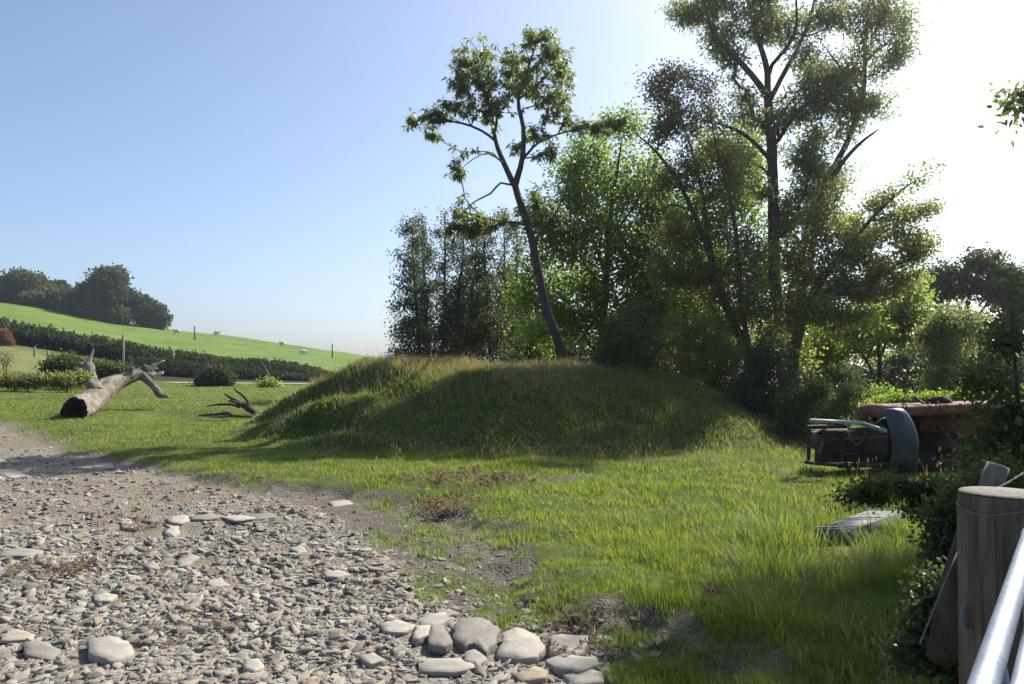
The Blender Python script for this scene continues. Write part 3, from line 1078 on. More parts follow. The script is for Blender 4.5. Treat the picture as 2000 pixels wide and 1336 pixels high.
def plant(name, limbs, blobs, d, natt, leaf, label, cat, group=None, bark='bark_dark', bf=.25, seg=.3, wob=.18, seed=1, deep=1.0, surf=2.4,
          r0=.008, expo=2.3, rmin=.005, arch=.12, base=None, sub=None):
    """leaf = dict(mat, n per node, sig, L, W, kind, droop, spread, up)"""
    r = np.random.default_rng(seed)
    lm = [limb_pts(l, d, seg) for l in limbs]
    if base is not None:
        pass
    # root the trunk in the ground
    b = lm[0][0]
    gz = H(b[0], b[1]) - .15
    if b[2] > gz + .1:
        lm[0] = np.vstack([[b[0], b[1], gz, b[3] * 1.25], lm[0]])
    att, cs = blob_points(blobs, d, natt, r, deep, surf)
    ok = att[:, 2] > hgt(att[:, 0], att[:, 1]) + .05
    att, cs = att[ok], cs[ok]
    Pn, par, rm, nsk, own, an = grow(lm, att, bf, seg, wob, r, arch)
    trunk, twig, rad = build_branches(Pn, par, rm, nsk, r0, expo, rmin, seed)
    root = empty(name, (float(b[0]), float(b[1]), max(gz, -5)))
    tag(root, label, cat, group)
    if trunk.n: link('trunk', trunk.mesh('trunk', M[bark]), root)
    # leaves round every attractor node and along the last twig
    cen = [Pn[an]]; csh = [cs]; dirs = [unit(Pn[an] - Pn[par[an]])]
    for back in leaf.get('along', (1, 2)):
        q = an.copy()
        for _ in range(back): q = np.where(par[q] >= 0, par[q], q)
        m = q >= nsk
        cen.append(Pn[q[m]]); csh.append(cs[m]); dirs.append(unit(Pn[q[m]] - Pn[par[q[m]]]))
    cen = np.concatenate(cen); csh = np.concatenate(csh); dirs = np.concatenate(dirs)
    k = leaf['n']
    n = len(cen)
    C = np.repeat(cen, k, 0); D0 = np.repeat(dirs, k, 0); cc = np.repeat(csh, k)
    tone = np.repeat(r.normal(0, .13, n), k)
    sg = leaf['sig']
    off = r.normal(size=C.shape) * sg * np.array([1, 1, leaf.get('flat', .8)])
    C = C + off
    D = D0 * .4 + unit(r.normal(size=C.shape)) * leaf.get('spread', 1.0) + np.array([0, 0, leaf.get('up', -.2)])
    if leaf.get('rosette'):
        C = C - off * .8
        D = unit(off) + np.array([0, 0, leaf.get('up', -.5)])
    L = leaf['L'] * r.uniform(.65, 1.25, len(C)); W = leaf['W'] * r.uniform(.7, 1.2, len(C))
    v = np.clip(.45 + tone + r.normal(0, .13, len(C)) + cc, 0, 1)
    V, Fs, av = leaf_geo(C, D, L, W, r, v, leaf.get('kind', 'flat'), leaf.get('droop', .3))
    nl = len(V)
    me = mesh_np('crown', V, Fs, {'v': av}, M[leaf['mat']])
    cr = link('crown', me, root)
    if twig.n:
        tw = link('twigs', twig.mesh('twigs', M[bark]), root); tw['kind'] = 'stuff'
    STAT.append((name, len(C), len(Pn)))
    return root
STAT = []
TR = .68

G_ = lambda a, b, c: (a, b, c)
M['leaf_ash'] = leaf_mat('ash_leaf', [(0, (.055, .074, .042)), (.45, (.088, .112, .056)), (.85, (.13, .145, .068)), (1, (.14, .11, .065))], 3.1, .58, .36, .5)
M['leaf_olive'] = leaf_mat('oak_leaf', [(0, (.055, .07, .036)), (.45, (.095, .114, .046)), (.85, (.135, .144, .054)), (1, (.16, .12, .055))], 3.3, .58, .36, .5)
M['leaf_green'] = leaf_mat('bright_leaf', [(0, (.042, .074, .020)), (.45, (.075, .115, .026)), (.8, (.12, .145, .032)), (1, (.18, .14, .04))], 3.7, .58, .4, .4)
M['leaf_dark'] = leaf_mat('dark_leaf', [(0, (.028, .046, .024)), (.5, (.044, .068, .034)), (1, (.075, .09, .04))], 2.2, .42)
M['leaf_brown'] = leaf_mat('turning_leaf', [(0, (.055, .074, .032)), (.45, (.09, .11, .042)), (.8, (.12, .11, .05)), (1, (.13, .085, .055))], 3.0, .54)
M['leaf_hedge'] = leaf_mat('hedge_leaf', [(0, (.036, .056, .022)), (.5, (.058, .082, .030)), (.85, (.09, .105, .04)), (1, (.14, .10, .05))], 2.2, .42, .5, .3)
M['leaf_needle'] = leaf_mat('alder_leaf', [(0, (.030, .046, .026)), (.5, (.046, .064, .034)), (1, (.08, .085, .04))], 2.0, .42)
M['leaf_far'] = leaf_mat('far_leaf', [(0, (.06, .07, .04)), (.45, (.09, .105, .05)), (.8, (.13, .14, .065)), (1, (.17, .13, .085))], 1.6, .35, .7, .1)
M['leaf_fardark'] = leaf_mat('far_dark_leaf', [(0, (.035, .05, .036)), (.5, (.055, .078, .045)), (1, (.10, .11, .055))], 1.4, .3, .7, .1)
M['leaf_red'] = leaf_mat('red_leaf', [(0, (.16, .08, .05)), (1, (.26, .14, .09))], 1.2, .3, .7, .1)

# the lone tall tree on the back of the mound
plant('ash_tree', [
    [(1104, 740, .27), (1092, 670, .21), (1066, 600, .175), (1050, 520, .165), (1034, 450, .155), (1012, 385, .14), (1006, 362, .135)],
    [(1006, 365, .13), (985, 320, .11), (968, 275, .09, .3), (960, 215, .07, .5), (956, 150, .04, .5), (945, 95, .02, .5)],
    [(1006, 362, .13), (1020, 310, .11, -.2), (1022, 250, .09, -.4), (1012, 195, .07, -.4), (1030, 140, .04, -.5), (1050, 75, .015, -.5)],
    [(968, 275, .06, .3), (940, 255, .05), (900, 240, .04), (860, 238, .03, -.4), (820, 245, .012, -.6)],
    [(1020, 312, .06, -.2), (1050, 280, .05, 0), (1090, 262, .04, .3), (1140, 250, .03, .5), (1195, 245, .012, .6)],
    [(1000, 365, .05), (978, 357, .04, -.5), (958, 378, .035, -.8), (925, 395, .025, -1), (895, 425, .012, -1.2)],
    [(1012, 195, .05, -.4), (1050, 165, .035, -.6), (1085, 130, .02, -.7), (1110, 120, .01, -.8)],
    [(1058, 560, .08), (1048, 470, .06, -.4), (1078, 430, .05, -.6), (1100, 385, .03, -.7)],
    [(985, 320, .04), (955, 300, .03, -.6), (925, 310, .02, -1), (895, 335, .01, -1.2)],
    ],
    [(942, 95, 45, 43), (905, 120, 31, 28), (985, 130, 42, 54), (1040, 85, 31, 31), (1066, 105, 48, 48), (1098, 140, 33, 54), (885, 160, 28, 36), (925, 165, 48, 48),
     (960, 195, 48, 54), (870, 205, 26, 21), (905, 215, 42, 33), (840, 232, 38, 26), (808, 238, 19, 19, .6), (845, 262, 26, 16, .7), (1055, 180, 57, 45), (1090, 200, 36, 31), (1030, 130, 42, 48),
     (1120, 235, 42, 24), (1165, 235, 43, 26), (1200, 240, 24, 19), (1050, 262, 38, 24), (885, 290, 21, 16, .5), (910, 300, 26, 16, .5), (893, 335, 24, 19, .7), (1070, 300, 36, 28, .7),
     (900, 410, 31, 31), (878, 440, 26, 24), (920, 440, 40, 26), (955, 430, 40, 26), (1050, 390, 48, 43, .9), (1010, 290, 26, 24, .4), (1000, 420, 31, 24, .6), (1085, 430, 36, 31, .6)],
    21.5, 620, dict(mat='leaf_ash', n=13, sig=.12, L=.16, W=.05, rosette=True, up=-.55, along=(1,), droop=.5),
    'tall ash tree with drooping leaf tufts, its leaning trunk rooted on the mound', 'tree', 'trees behind the mound', bf=.35, surf=1.9, seg=.22, wob=.22, seed=3, rmin=.009, r0=.009)

# the great ash at the right whose crown leaves the top of the picture
plant('ash_tree', [
    [(1540, 850, .38), (1532, 740, .32), (1528, 650, .29), (1514, 560, .27), (1511, 450, .25), (1508, 300, .23), (1500, 190, .20)],
    [(1500, 190, .16), (1475, 155, .14, -.5), (1435, 110, .12, -1), (1395, 70, .09, -1.2), (1380, 20, .06, -1.2), (1365, -30, .03, -1.2)],
    [(1500, 190, .16), (1497, 130, .14, .5), (1478, 70, .11, .8), (1460, 0, .08, 1), (1455, -50, .04, 1)],
    [(1502, 200, .12), (1530, 145, .11, .2), (1555, 100, .09, .2), (1580, 40, .06, 0), (1600, -40, .03, 0)],
    [(1497, 140, .10), (1550, 70, .08, -.8), (1555, 0, .05, -1), (1548, -45, .03, -1)],
    [(1528, 655, .22), (1560, 520, .19, .8), (1592, 400, .17, 1), (1630, 325, .15, 1), (1660, 265, .13, .8), (1686, 180, .11, .5), (1690, 80, .08, .4), (1700, -20, .05, .4), (1703, -60, .03, .4)],
    [(1532, 690, .18), (1580, 520, .15, -.8), (1600, 400, .13, -1), (1640, 325, .10, -1), (1680, 280, .07, -1), (1717, 252, .03, -1)],
    [(1509, 320, .10), (1478, 283, .09, -.6), (1440, 255, .07, -1), (1395, 240, .04, -1.2)],
    [(1511, 350, .07), (1480, 322, .06, .6), (1440, 314, .05, .8), (1395, 322, .02, .8)],
    [(1514, 285, .10), (1545, 235, .09, -.9), (1580, 200, .07, -1.2), (1625, 195, .04, -1.3)],
    [(1686, 180, .07), (1640, 130, .05, -.4), (1610, 90, .03, -.6)],
    [(1690, 120, .06), (1730, 85, .04, 0), (1760, 60, .02, 0)],
    ],
    [(1345, 15, 40, 26), (1310, 35, 16, 12, .6), (1400, 20, 50, 40), (1410, 70, 36, 36, .8), (1480, 20, 50, 50), (1545, 30, 60, 50), (1620, 30, 60, 50, .8), (1710, 30, 55, 50), (1765, 50, 30, 45),
     (1700, 110, 50, 45), (1752, 100, 28, 36), (1420, 120, 35, 26, .7), (1570, 120, 46, 36, .8), (1635, 140, 56, 42), (1600, 170, 50, 30), (1450, 195, 34, 28, .8), (1560, 210, 56, 34),
     (1640, 205, 50, 34), (1700, 200, 44, 34), (1725, 230, 16, 16, .6), (1455, 235, 40, 24, .8), (1520, 245, 30, 26), (1610, 262, 46, 30), (1660, 250, 30, 24), (1580, 320, 36, 40), (1600, 370, 40, 40),
     (1560, 400, 30, 40), (1565, 300, 36, 36, 1.2), (1620, 330, 40, 30, .8), (1540, 420, 26, 50), (1400, 300, 40, 24, .7), (1450, 290, 36, 30, .6), (1470, 370, 30, 36, .6), (1640, 330, 30, 30, .5), (1370, 250, 40, 26, .5),
     (1400, -30, 60, 30), (1500, -40, 70, 30), (1600, -40, 70, 30), (1700, -40, 60, 30)],
    24.5, 1250, dict(mat='leaf_ash', n=11, sig=.20, L=.15, W=.052, up=-.35, along=(1, 2, 3), droop=.5, flat=.6),
    'tallest ash tree with a straight trunk, crown running out of the top of the picture', 'tree', 'trees behind the mound', bf=.3, seg=.22, wob=.22, seed=5, rmin=.010, r0=.010, bark='bark_dark')

# dark leaning tree with a browning top, between the two ashes
plant('hawthorn_tree', [
    [(1490, 800, .26), (1455, 680, .20), (1415, 590, .16), (1388, 500, .13), (1352, 410, .10), (1318, 345, .08), (1280, 295, .05), (1235, 255, .02)],
    [(1400, 550, .10), (1382, 450, .08, .5), (1372, 380, .07, .6), (1350, 290, .05, .6), (1325, 220, .03, .6)],
    [(1470, 730, .14), (1450, 600, .11, -.8), (1440, 480, .09, -1), (1425, 380, .07, -1), (1400, 290, .04, -1), (1385, 210, .02, -1)],
    [(1352, 410, .05), (1310, 400, .04, .5), (1270, 420, .03, .6), (1230, 400, .01, .6)],
    ],
    [(1270, 165, 30, 26, 1, .35), (1320, 160, 40, 30, 1, .35), (1300, 200, 45, 30, .8, .3), (1370, 175, 34, 36, .7, .3), (1340, 240, 50, 34, .8, .15), (1400, 230, 28, 40, .5, .2), (1290, 260, 40, 28, .8),
     (1360, 320, 60, 50), (1300, 350, 55, 40), (1420, 340, 40, 60), (1400, 430, 60, 55), (1330, 450, 60, 50), (1440, 500, 50, 60), (1380, 540, 70, 50), (1300, 530, 50, 40), (1460, 590, 50, 50), (1400, 610, 50, 40)],
    22.0, 600, dict(mat='leaf_brown', n=18, sig=.17, L=.085, W=.065, up=-.1, along=(1, 2)),
    'dark leaning hawthorn tree with browning top twigs, between the two tall ashes', 'tree', 'trees behind the mound', bf=.25, seg=.22, wob=.3, seed=7, rmin=.007)

# bright green trees in the middle
plant('maple_tree', [
    [(1180, 780, .24), (1178, 650, .20), (1184, 540, .17), (1192, 430, .12), (1204, 340, .07), (1215, 270, .03)],
    [(1184, 540, .10), (1150, 440, .07, .5), (1130, 360, .05, .8), (1130, 290, .02, .8)],
    [(1190, 470, .08), (1240, 400, .05, -.5), (1280, 330, .03, -.7)]],
    [(1150, 270, 50, 36), (1220, 255, 50, 32), (1110, 310, 36, 36), (1180, 330, 70, 50), (1260, 320, 60, 50), (1120, 380, 50, 50, 1, .15), (1210, 400, 80, 60), (1290, 400, 60, 60), (1160, 470, 90, 60, 1, .2),
     (1100, 460, 60, 44, 1, .25), (1050, 420, 34, 44, .8, .1), (1030, 560, 40, 60, .8), (1050, 640, 44, 50, .8), (1250, 490, 80, 60), (1110, 540, 60, 50), (1200, 570, 90, 60), (1290, 580, 70, 70), (1130, 620, 60, 50), (1230, 660, 80, 50), (1060, 500, 40, 50, .7), (1070, 600, 40, 60, .7)],
    25.5, 900, dict(mat='leaf_green', n=18, sig=.27, L=.115, W=.09, up=-.2, along=(1, 2)),
    'bushy bright green maple tree in the middle of the row, leaves lit from behind', 'tree', 'trees behind the mound', bf=.2, seg=.35, wob=.2, seed=9, rmin=.008)
plant('maple_tree', [
    [(1350, 790, .20), (1340, 650, .16), (1330, 520, .12), (1360, 400, .07), (1390, 330, .03)],
    [(1335, 590, .10), (1380, 480, .07, .5), (1440, 400, .03, .6)]],
    [(1350, 400, 60, 60), (1420, 380, 50, 50), (1330, 500, 70, 60), (1420, 500, 70, 60), (1350, 600, 80, 60), (1440, 640, 60, 60), (1290, 680, 60, 50), (1390, 700, 80, 50), (1465, 300, 30, 40), (1475, 420, 30, 50), (1480, 350, 30, 46), (1480, 540, 40, 60), (1440, 290, 40, 36), (1380, 300, 40, 36), (1280, 560, 50, 60), (1520, 480, 26, 60, .6)],
    28.0, 520, dict(mat='leaf_green', n=20, sig=.26, L=.125, W=.10, up=-.2, along=(1, 2)),
    'yellow-green maple tree behind the dark leaning hawthorn', 'tree', 'trees behind the mound', bf=.2, seg=.4, wob=.2, seed=10, rmin=.008)

# wide spreading lower tree at the right
plant('oak_tree', [
    [(1552, 860, .26), (1545, 760, .22), (1552, 690, .20), (1572, 610, .17), (1602, 550, .14), (1650, 490, .10), (1700, 430, .07), (1760, 372, .04), (1810, 340, .015)],
    [(1565, 640, .10), (1605, 580, .08, -.5), (1660, 568, .07, -.8), (1720, 562, .04, -1), (1770, 545, .02, -1)],
    [(1640, 500, .06), (1700, 470, .05, .5), (1770, 430, .03, .7), (1835, 405, .01, .7)],
    [(1572, 610, .08), (1570, 530, .06, .7), (1600, 450, .05, .9), (1640, 390, .02, 1)],
    ],
    [(1650, 470, 60, 46), (1700, 430, 60, 36), (1740, 385, 40, 26), (1775, 350, 30, 22, .8), (1815, 330, 22, 10, .5), (1760, 430, 44, 30), (1805, 408, 30, 14, .6), (1830, 402, 14, 8, .4), (1720, 500, 70, 36), (1780, 490, 34, 34),
     (1620, 540, 56, 44), (1690, 560, 70, 34), (1760, 545, 44, 34), (1570, 600, 50, 46), (1640, 620, 60, 34), (1600, 420, 40, 40, .7), (1620, 360, 26, 26, .4), (1560, 500, 40, 50), (1520, 640, 40, 60), (1800, 470, 30, 20, .5), (1560, 680, 40, 50)],
    21.5, 680, dict(mat='leaf_olive', n=17, sig=.18, L=.095, W=.07, up=-.05, along=(1, 2), flat=.55),
    'wide spreading oak tree reaching out to the right above the rusty machine', 'tree', 'trees behind the mound', bf=.22, seg=.25, wob=.26, seed=13, rmin=.007)
plant('hazel_tree', [
    [(1716, 790, .13), (1718, 700, .10), (1708, 640, .07), (1690, 590, .04)],
    [(1718, 700, .07), (1740, 650, .05, .4), (1770, 600, .03, .5)],
    [(1716, 760, .08), (1690, 700, .06, -.4), (1650, 660, .03, -.5)]],
    [(1650, 640, 60, 36, 1, .1), (1710, 610, 60, 40, 1, .1), (1770, 590, 46, 50), (1800, 560, 26, 36), (1740, 650, 60, 40, 1, .1), (1620, 690, 50, 30), (1790, 640, 40, 40), (1680, 680, 60, 24), (1600, 650, 40, 40)],
    27.0, 320, dict(mat='leaf_green', n=28, sig=.22, L=.10, W=.08, up=-.1, along=(1, 2), flat=.6),
    'small yellow-green hazel tree glowing beneath the spreading oak', 'tree', 'trees behind the mound', bf=.2, seg=.3, wob=.25, seed=14, rmin=.007)
plant('sycamore_tree', [
    [(1893, 800, .24), (1892, 700, .20), (1886, 630, .17), (1895, 570, .12), (1915, 520, .06)],
    [(1886, 630, .10), (1860, 570, .07), (1840, 545, .03)],
    [(1888, 650, .10), (1930, 590, .07), (1965, 550, .03)]],
    [(1850, 530, 40, 26), (1895, 510, 50, 24), (1940, 520, 40, 26), (1975, 545, 30, 26), (1835, 565, 30, 26), (1880, 560, 44, 26), (1940, 570, 40, 24), (1985, 590, 40, 40), (1845, 620, 30, 34), (1960, 640, 40, 40, .8), (1840, 680, 40, 40), (1900, 690, 50, 50), (1965, 700, 50, 50)],
    34.0, 540, dict(mat='leaf_dark', n=19, sig=.24, L=.15, W=.11, up=-.1, along=(1, 2), flat=.5),
    'round-topped dark sycamore tree far back at the right edge', 'tree', bf=.25, seg=.35, wob=.25, seed=15, rmin=.012)
plant('elder_tree', [
    [(1858, 800, .09), (1850, 720, .07), (1862, 660, .04), (1868, 610, .02)],
    [(1850, 730, .05), (1825, 680, .03), (1815, 640, .01)]],
    [(1860, 630, 40, 36), (1830, 680, 36, 40), (1880, 690, 36, 40), (1850, 740, 44, 34), (1810, 650, 24, 30), (1905, 640, 24, 40, .7)],
    23.0, 220, dict(mat='leaf_ash', n=26, sig=.16, L=.09, W=.06, up=-.2, along=(1, 2)),
    'grey-green elder standing in front of the dark sycamore', 'tree', bf=.2, seg=.25, wob=.25, seed=16, rmin=.006)

# the slim dark alders at the left end of the row
aspec = [  # base px, kink px, top px, top py, width, label
 (822, 812, 806, 428, 46, 'outermost slim alder on the left, its dark branches reaching down to the ground'),
 (839, 831, 824, 416, 26, 'slim straight alder second from the left end of the row'),
 (866, 868, 869, 408, 24, 'thin upright alder just left of the gap under the ash branches'),
 (894, 896, 905, 430, 34, 'dense dark alder under the lowest left ash branch'),
 (926, 921, 930, 440, 34, 'dark alder in the middle of the slim group'),
 (960, 950, 946, 430, 34, 'alder with a leaning trunk in the slim group'),
 (986, 986, 985, 415, 26, 'pale stemmed alder left of the leaning ash trunk'),
 (1006, 1006, 1010, 430, 32, 'pale stemmed alder nearest the leaning ash trunk')]
for i, (b, k, t, ty, wd, lab) in enumerate(aspec):
    dd = 33 + (i * 37 % 5) * .8
    bl = []
    for j in range(9):
        f = j / 8
        py = 690 + (ty + 14 - 690) * f
        px = b + (t - b) * f
        ww = wd * (1.15 - .75 * f ** 1.5) * (1 if i else 1.0)
        cx = px - (18 * (1 - f) if i == 0 else 0)
        bl.append((cx + 8 * math.sin(j * 2.1 + i), py, max(9, ww), 20, 1.0 if (i != 0 or j > 2) else 1.2))
    plant('alder_tree', [[(b, 745, .13), (b - 1, 700, .12), (k, 580, .10), (t, ty + 60, .05), (t, ty, .012)]], bl, dd,
          210 if i else 330, dict(mat='leaf_needle', n=16, sig=.17, L=.10, W=.07, up=-.2, along=(1,)), lab, 'tree', 'slim alders at the left end of the row',
          bark='bark_pale' if i > 5 else 'bark_dark', bf=.12, seg=.3, wob=.28, seed=40 + i, rmin=.012, arch=.02, deep=1.3)

# background wood edge closing the gaps
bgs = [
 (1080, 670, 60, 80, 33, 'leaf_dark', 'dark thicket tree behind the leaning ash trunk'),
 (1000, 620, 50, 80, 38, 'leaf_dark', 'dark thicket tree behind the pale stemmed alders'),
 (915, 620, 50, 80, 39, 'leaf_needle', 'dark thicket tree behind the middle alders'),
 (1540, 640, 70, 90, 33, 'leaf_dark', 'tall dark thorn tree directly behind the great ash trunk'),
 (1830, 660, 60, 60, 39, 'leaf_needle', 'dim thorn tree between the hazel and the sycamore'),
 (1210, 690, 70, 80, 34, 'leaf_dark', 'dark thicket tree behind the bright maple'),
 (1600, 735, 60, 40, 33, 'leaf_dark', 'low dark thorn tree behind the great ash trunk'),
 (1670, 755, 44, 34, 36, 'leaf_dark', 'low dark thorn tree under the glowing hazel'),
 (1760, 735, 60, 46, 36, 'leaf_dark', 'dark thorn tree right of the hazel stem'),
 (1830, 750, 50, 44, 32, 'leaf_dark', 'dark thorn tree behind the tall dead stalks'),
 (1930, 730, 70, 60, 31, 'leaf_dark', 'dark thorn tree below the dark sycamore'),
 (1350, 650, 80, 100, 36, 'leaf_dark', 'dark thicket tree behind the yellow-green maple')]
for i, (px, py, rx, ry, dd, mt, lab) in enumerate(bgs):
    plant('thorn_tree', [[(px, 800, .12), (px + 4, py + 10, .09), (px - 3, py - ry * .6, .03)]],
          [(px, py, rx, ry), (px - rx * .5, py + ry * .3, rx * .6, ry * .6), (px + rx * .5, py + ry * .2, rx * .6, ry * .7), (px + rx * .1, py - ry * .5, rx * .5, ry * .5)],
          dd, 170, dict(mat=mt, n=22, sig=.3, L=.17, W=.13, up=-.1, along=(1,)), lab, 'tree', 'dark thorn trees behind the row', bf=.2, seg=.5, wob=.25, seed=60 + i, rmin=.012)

# bushes on and beside the mound
def bush(name, px, py, rx, ry, d, mat, n, label, leafn=26, L=.06, W=.045, sig=.11, cat='bush', group=None, seed=1, extra=(), stems=4, shift=0, r0=.006):
    r = np.random.default_rng(seed)
    base = at(px, d)
    s = d / F
    by = 735 - (base.z - CAMZ) / d * F
    lb = [[(px, by + 4, .04), (px + rx * .1, (by + py) / 2, .03), (px, py, .015)]]
    for k in range(stems):
        ox = (r.random() - .5) * 1.4 * rx
        lb.append([(px, by, .03), (px + ox * .5, (by + py) / 2, .02, (r.random() - .5) * rx * s), (px + ox, py - ry * .2 * r.random(), .01, (r.random() - .5) * rx * s)])
    return plant(name, lb, [(px, py, rx, ry, 1, shift)] + [(*e, shift) if len(e) == 5 else e for e in extra], d, n,
                 dict(mat=mat, n=leafn, sig=sig, L=L, W=W, up=.05, along=(1,)), label, cat, group, bf=.15, seg=.18, wob=.3, seed=seed, rmin=.004, r0=r0, surf=3.2)

bush('bush', 1225, 665, 62, 62, 19.2, 'leaf_hedge', 330, 'leafy dark green bush on the crest of the mound below the maples', seed=71, extra=[(1190, 700, 34, 30), (1262, 720, 40, 30), (1245, 620, 40, 36), (1235, 745, 50, 34)])
bush('bush', 1390, 700, 66, 60, 20.6, 'leaf_brown', 400, 'brownish sunlit bramble bush right of the crest bush', seed=72, extra=[(1330, 740, 56, 44), (1420, 770, 64, 44), (1350, 650, 60, 40), (1440, 720, 50, 60), (1300, 700, 40, 50)], cat='bush')
bush('holly_bush', 1490, 775, 52, 72, 19.0, 'leaf_dark', 380, 'black-green holly bush at the foot of the great ash trunk', seed=73, leafn=34, extra=[(1465, 820, 50, 44), (1525, 830, 34, 40), (1500, 700, 40, 40), (1440, 800, 30, 30)])
bush('bush', 1570, 800, 34, 44, 17.5, 'leaf_hedge', 170, 'grey-green shrub left of the machine frame', seed=74, extra=[(1550, 830, 24, 30), (1590, 760, 20, 22)])
bush('bush', 1650, 795, 36, 26, 19.0, 'leaf_ash', 150, 'pale leafy shrub behind the pale blue bar', seed=75, extra=[(1625, 810, 24, 20), (1655, 768, 12, 16), (1690, 810, 24, 18)], shift=.15)
bush('bush', 1728, 790, 24, 16, 16.5, 'leaf_green', 90, 'small sprouting shrub behind the left end of the rusty tube', seed=76, extra=[(1716, 768, 8, 14), (1750, 786, 20, 12)])

# green growth on the earth bank behind the machine
plant('nettle_patch', [[(1840, 830, .01), (1840, 800, .008), (1842, 785, .006)]],
      [(1720, 792, 30, 9), (1770, 786, 40, 11), (1830, 782, 40, 12), (1890, 780, 40, 13), (1945, 780, 40, 14), (2000, 778, 40, 14)], 15.0, 330,
      dict(mat='leaf_green', n=20, sig=.07, L=.08, W=.035, up=.5, along=(1,)), 'long bed of bright green nettles above the rusty tube', 'nettles', bf=.05, seg=.2, wob=.2, seed=78, rmin=.003)
# dead pale stalks
def stalks(name, items, label, cat, mat='straw_stem'):
    root = None
    g = Geo(); b0 = None
    for (pts, d) in items:
        p = limb_pts(pts, d, .15)
        if b0 is None: b0 = p[0]
        V, q = tube(p[:, :3], p[:, 3], 5, 1)
        g.add(V, q)
    o = link(name, g.mesh(name, M[mat]))
    tag(o, label, cat)
    return o
mm, nn, oo = new_mat('dry_stem'); bsdf(nn, oo, ramp(nn, noise(nn, 12, 4, .6, obj_co(nn)), [(.3, (.12, .10, .075)), (.7, (.24, .21, .16))]), .9)
M['straw_stem'] = mm
stalks('dead_stalk', [([(1840, 800, .012), (1845, 765, .010), (1857, 720, .007), (1862, 695, .004)], 14.6), ([(1832, 800, .008), (1830, 770, .006), (1838, 735, .003)], 14.6), ([(1840, 790, .006), (1843, 760, .005), (1840, 740, .003)], 14.7)],
       'pale dead stalks standing up from the nettle bed', 'dead stalks')
stalks('dead_stake', [([(538, 760, .07), (524, 730, .05), (508, 703, .02)], 43)], 'grey leaning dead stake above the left end of the mound', 'stake')

# hedges and trees on the hill
def mass(name, prof, d, depth, mat, label, cat, n, L, W, seed, group=None, kind=None, dfn=None, shift=0, rough=.12):
    """hedge: prof list of (px, top py, bottom py); leaves through its volume, stems inside"""
    r = np.random.default_rng(seed)
    pr = np.array(prof, float)
    px = r.uniform(pr[0, 0], pr[-1, 0], n)
    top = np.interp(px, pr[:, 0], pr[:, 1]); bot = np.interp(px, pr[:, 0], pr[:, 2])
    s = d / F
    dd = d + r.uniform(-1, 1, n) * depth * .5
    x = (px - 1000) / F * dd
    h = (bot - top) * s
    h = h * (1 + rough * (fbm(px, px * 0, 40, seed) - .5) * 2 + rough * .9 * (vnoise(px, px * 0 + 3, 3, seed + 1) - .5) * 2 + rough * 1.2 * (r.random(n) ** 6))
    u = r.random(n) ** .6
    shape = np.sqrt(np.clip(1 - ((dd - d) / (depth * .5)) ** 2 * .75, 0, 1))
    z = hgt(x, dd) + h * u * shape
    C = np.stack([x, dd, z], 1)
    D = unit(r.normal(size=C.shape)) + np.array([0, 0, .4])
    cl = vnoise(x, z * 1.3, .45, seed + 5)
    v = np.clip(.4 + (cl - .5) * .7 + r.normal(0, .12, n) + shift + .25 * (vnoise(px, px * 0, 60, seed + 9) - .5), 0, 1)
    V, Fs, av = leaf_geo(C, D, L * r.uniform(.6, 1.3, n), W * r.uniform(.7, 1.2, n), r, v)
    c0 = at((pr[0, 0] + pr[-1, 0]) / 2, d)
    root = empty(name, (c0.x, c0.y, c0.z)); tag(root, label, cat, group)
    link('foliage', mesh_np('foliage', V, Fs, {'v': av}, M[mat]), root)
    g = Geo()
    for k in range(max(3, int(n / 220))):
        p = r.uniform(pr[0, 0], pr[-1, 0]); d_ = d + r.uniform(-.3, .3) * depth
        t_ = np.interp(p, pr[:, 0], pr[:, 1]); b_ = np.interp(p, pr[:, 0], pr[:, 2])
        b = at(p, d_); hh = (b_ - t_) * s * .8
        V, q = tube([(b.x, b.y, b.z - .1), (b.x + r.normal(0, .1), b.y, b.z + hh * .5), (b.x + r.normal(0, .25), b.y + r.normal(0, .1), b.z + hh)], [.05, .04, .02], 5)
        g.add(V, q)
    so_ = link('stems', g.mesh('stems', M['bark_dark']), root); so_['kind'] = 'stuff'
    return root

mass('hedge', [(-60, 612, 668), (0, 618, 664), (60, 630, 668), (130, 640, 676), (200, 655, 690), (280, 672, 704), (335, 684, 712)], 75, 4.0, 'leaf_fardark', 'long dark hedge across the hillside, stretch left of the white gap', 'hedge', 26000, .26, .2, 81, 'hedges across the hillside', rough=.14, shift=.10)
mass('hedge', [(344, 682, 714), (380, 688, 716), (450, 697, 724), (520, 703, 732), (580, 712, 738), (625, 724, 742), (650, 733, 744)], 75, 4.0, 'leaf_fardark', 'dark hedge across the hillside, stretch right of the white gap', 'hedge', 22000, .24, .18, 82, 'hedges across the hillside', rough=.14, shift=.10)
mass('bank_shade_scrub', [(250, 716, 732), (300, 718, 738), (345, 722, 742), (480, 728, 746), (600, 738, 748), (650, 742, 748)], 71.2, 2.2, 'leaf_fardark', 'dark leaves added for the shade on the bank under the right end of the hedge', 'scrub', 12000, .2, .15, 85, shift=-.25)  # leaves added to darken the bank where the hedge's shade falls
mass('bush', [(-12, 640, 645), (0, 620, 646), (14, 618, 646), (28, 638, 646)], 72.5, 2.0, 'leaf_red', 'reddish brown bush at the left end of the hillside hedge', 'bush', 1500, .2, .16, 83)

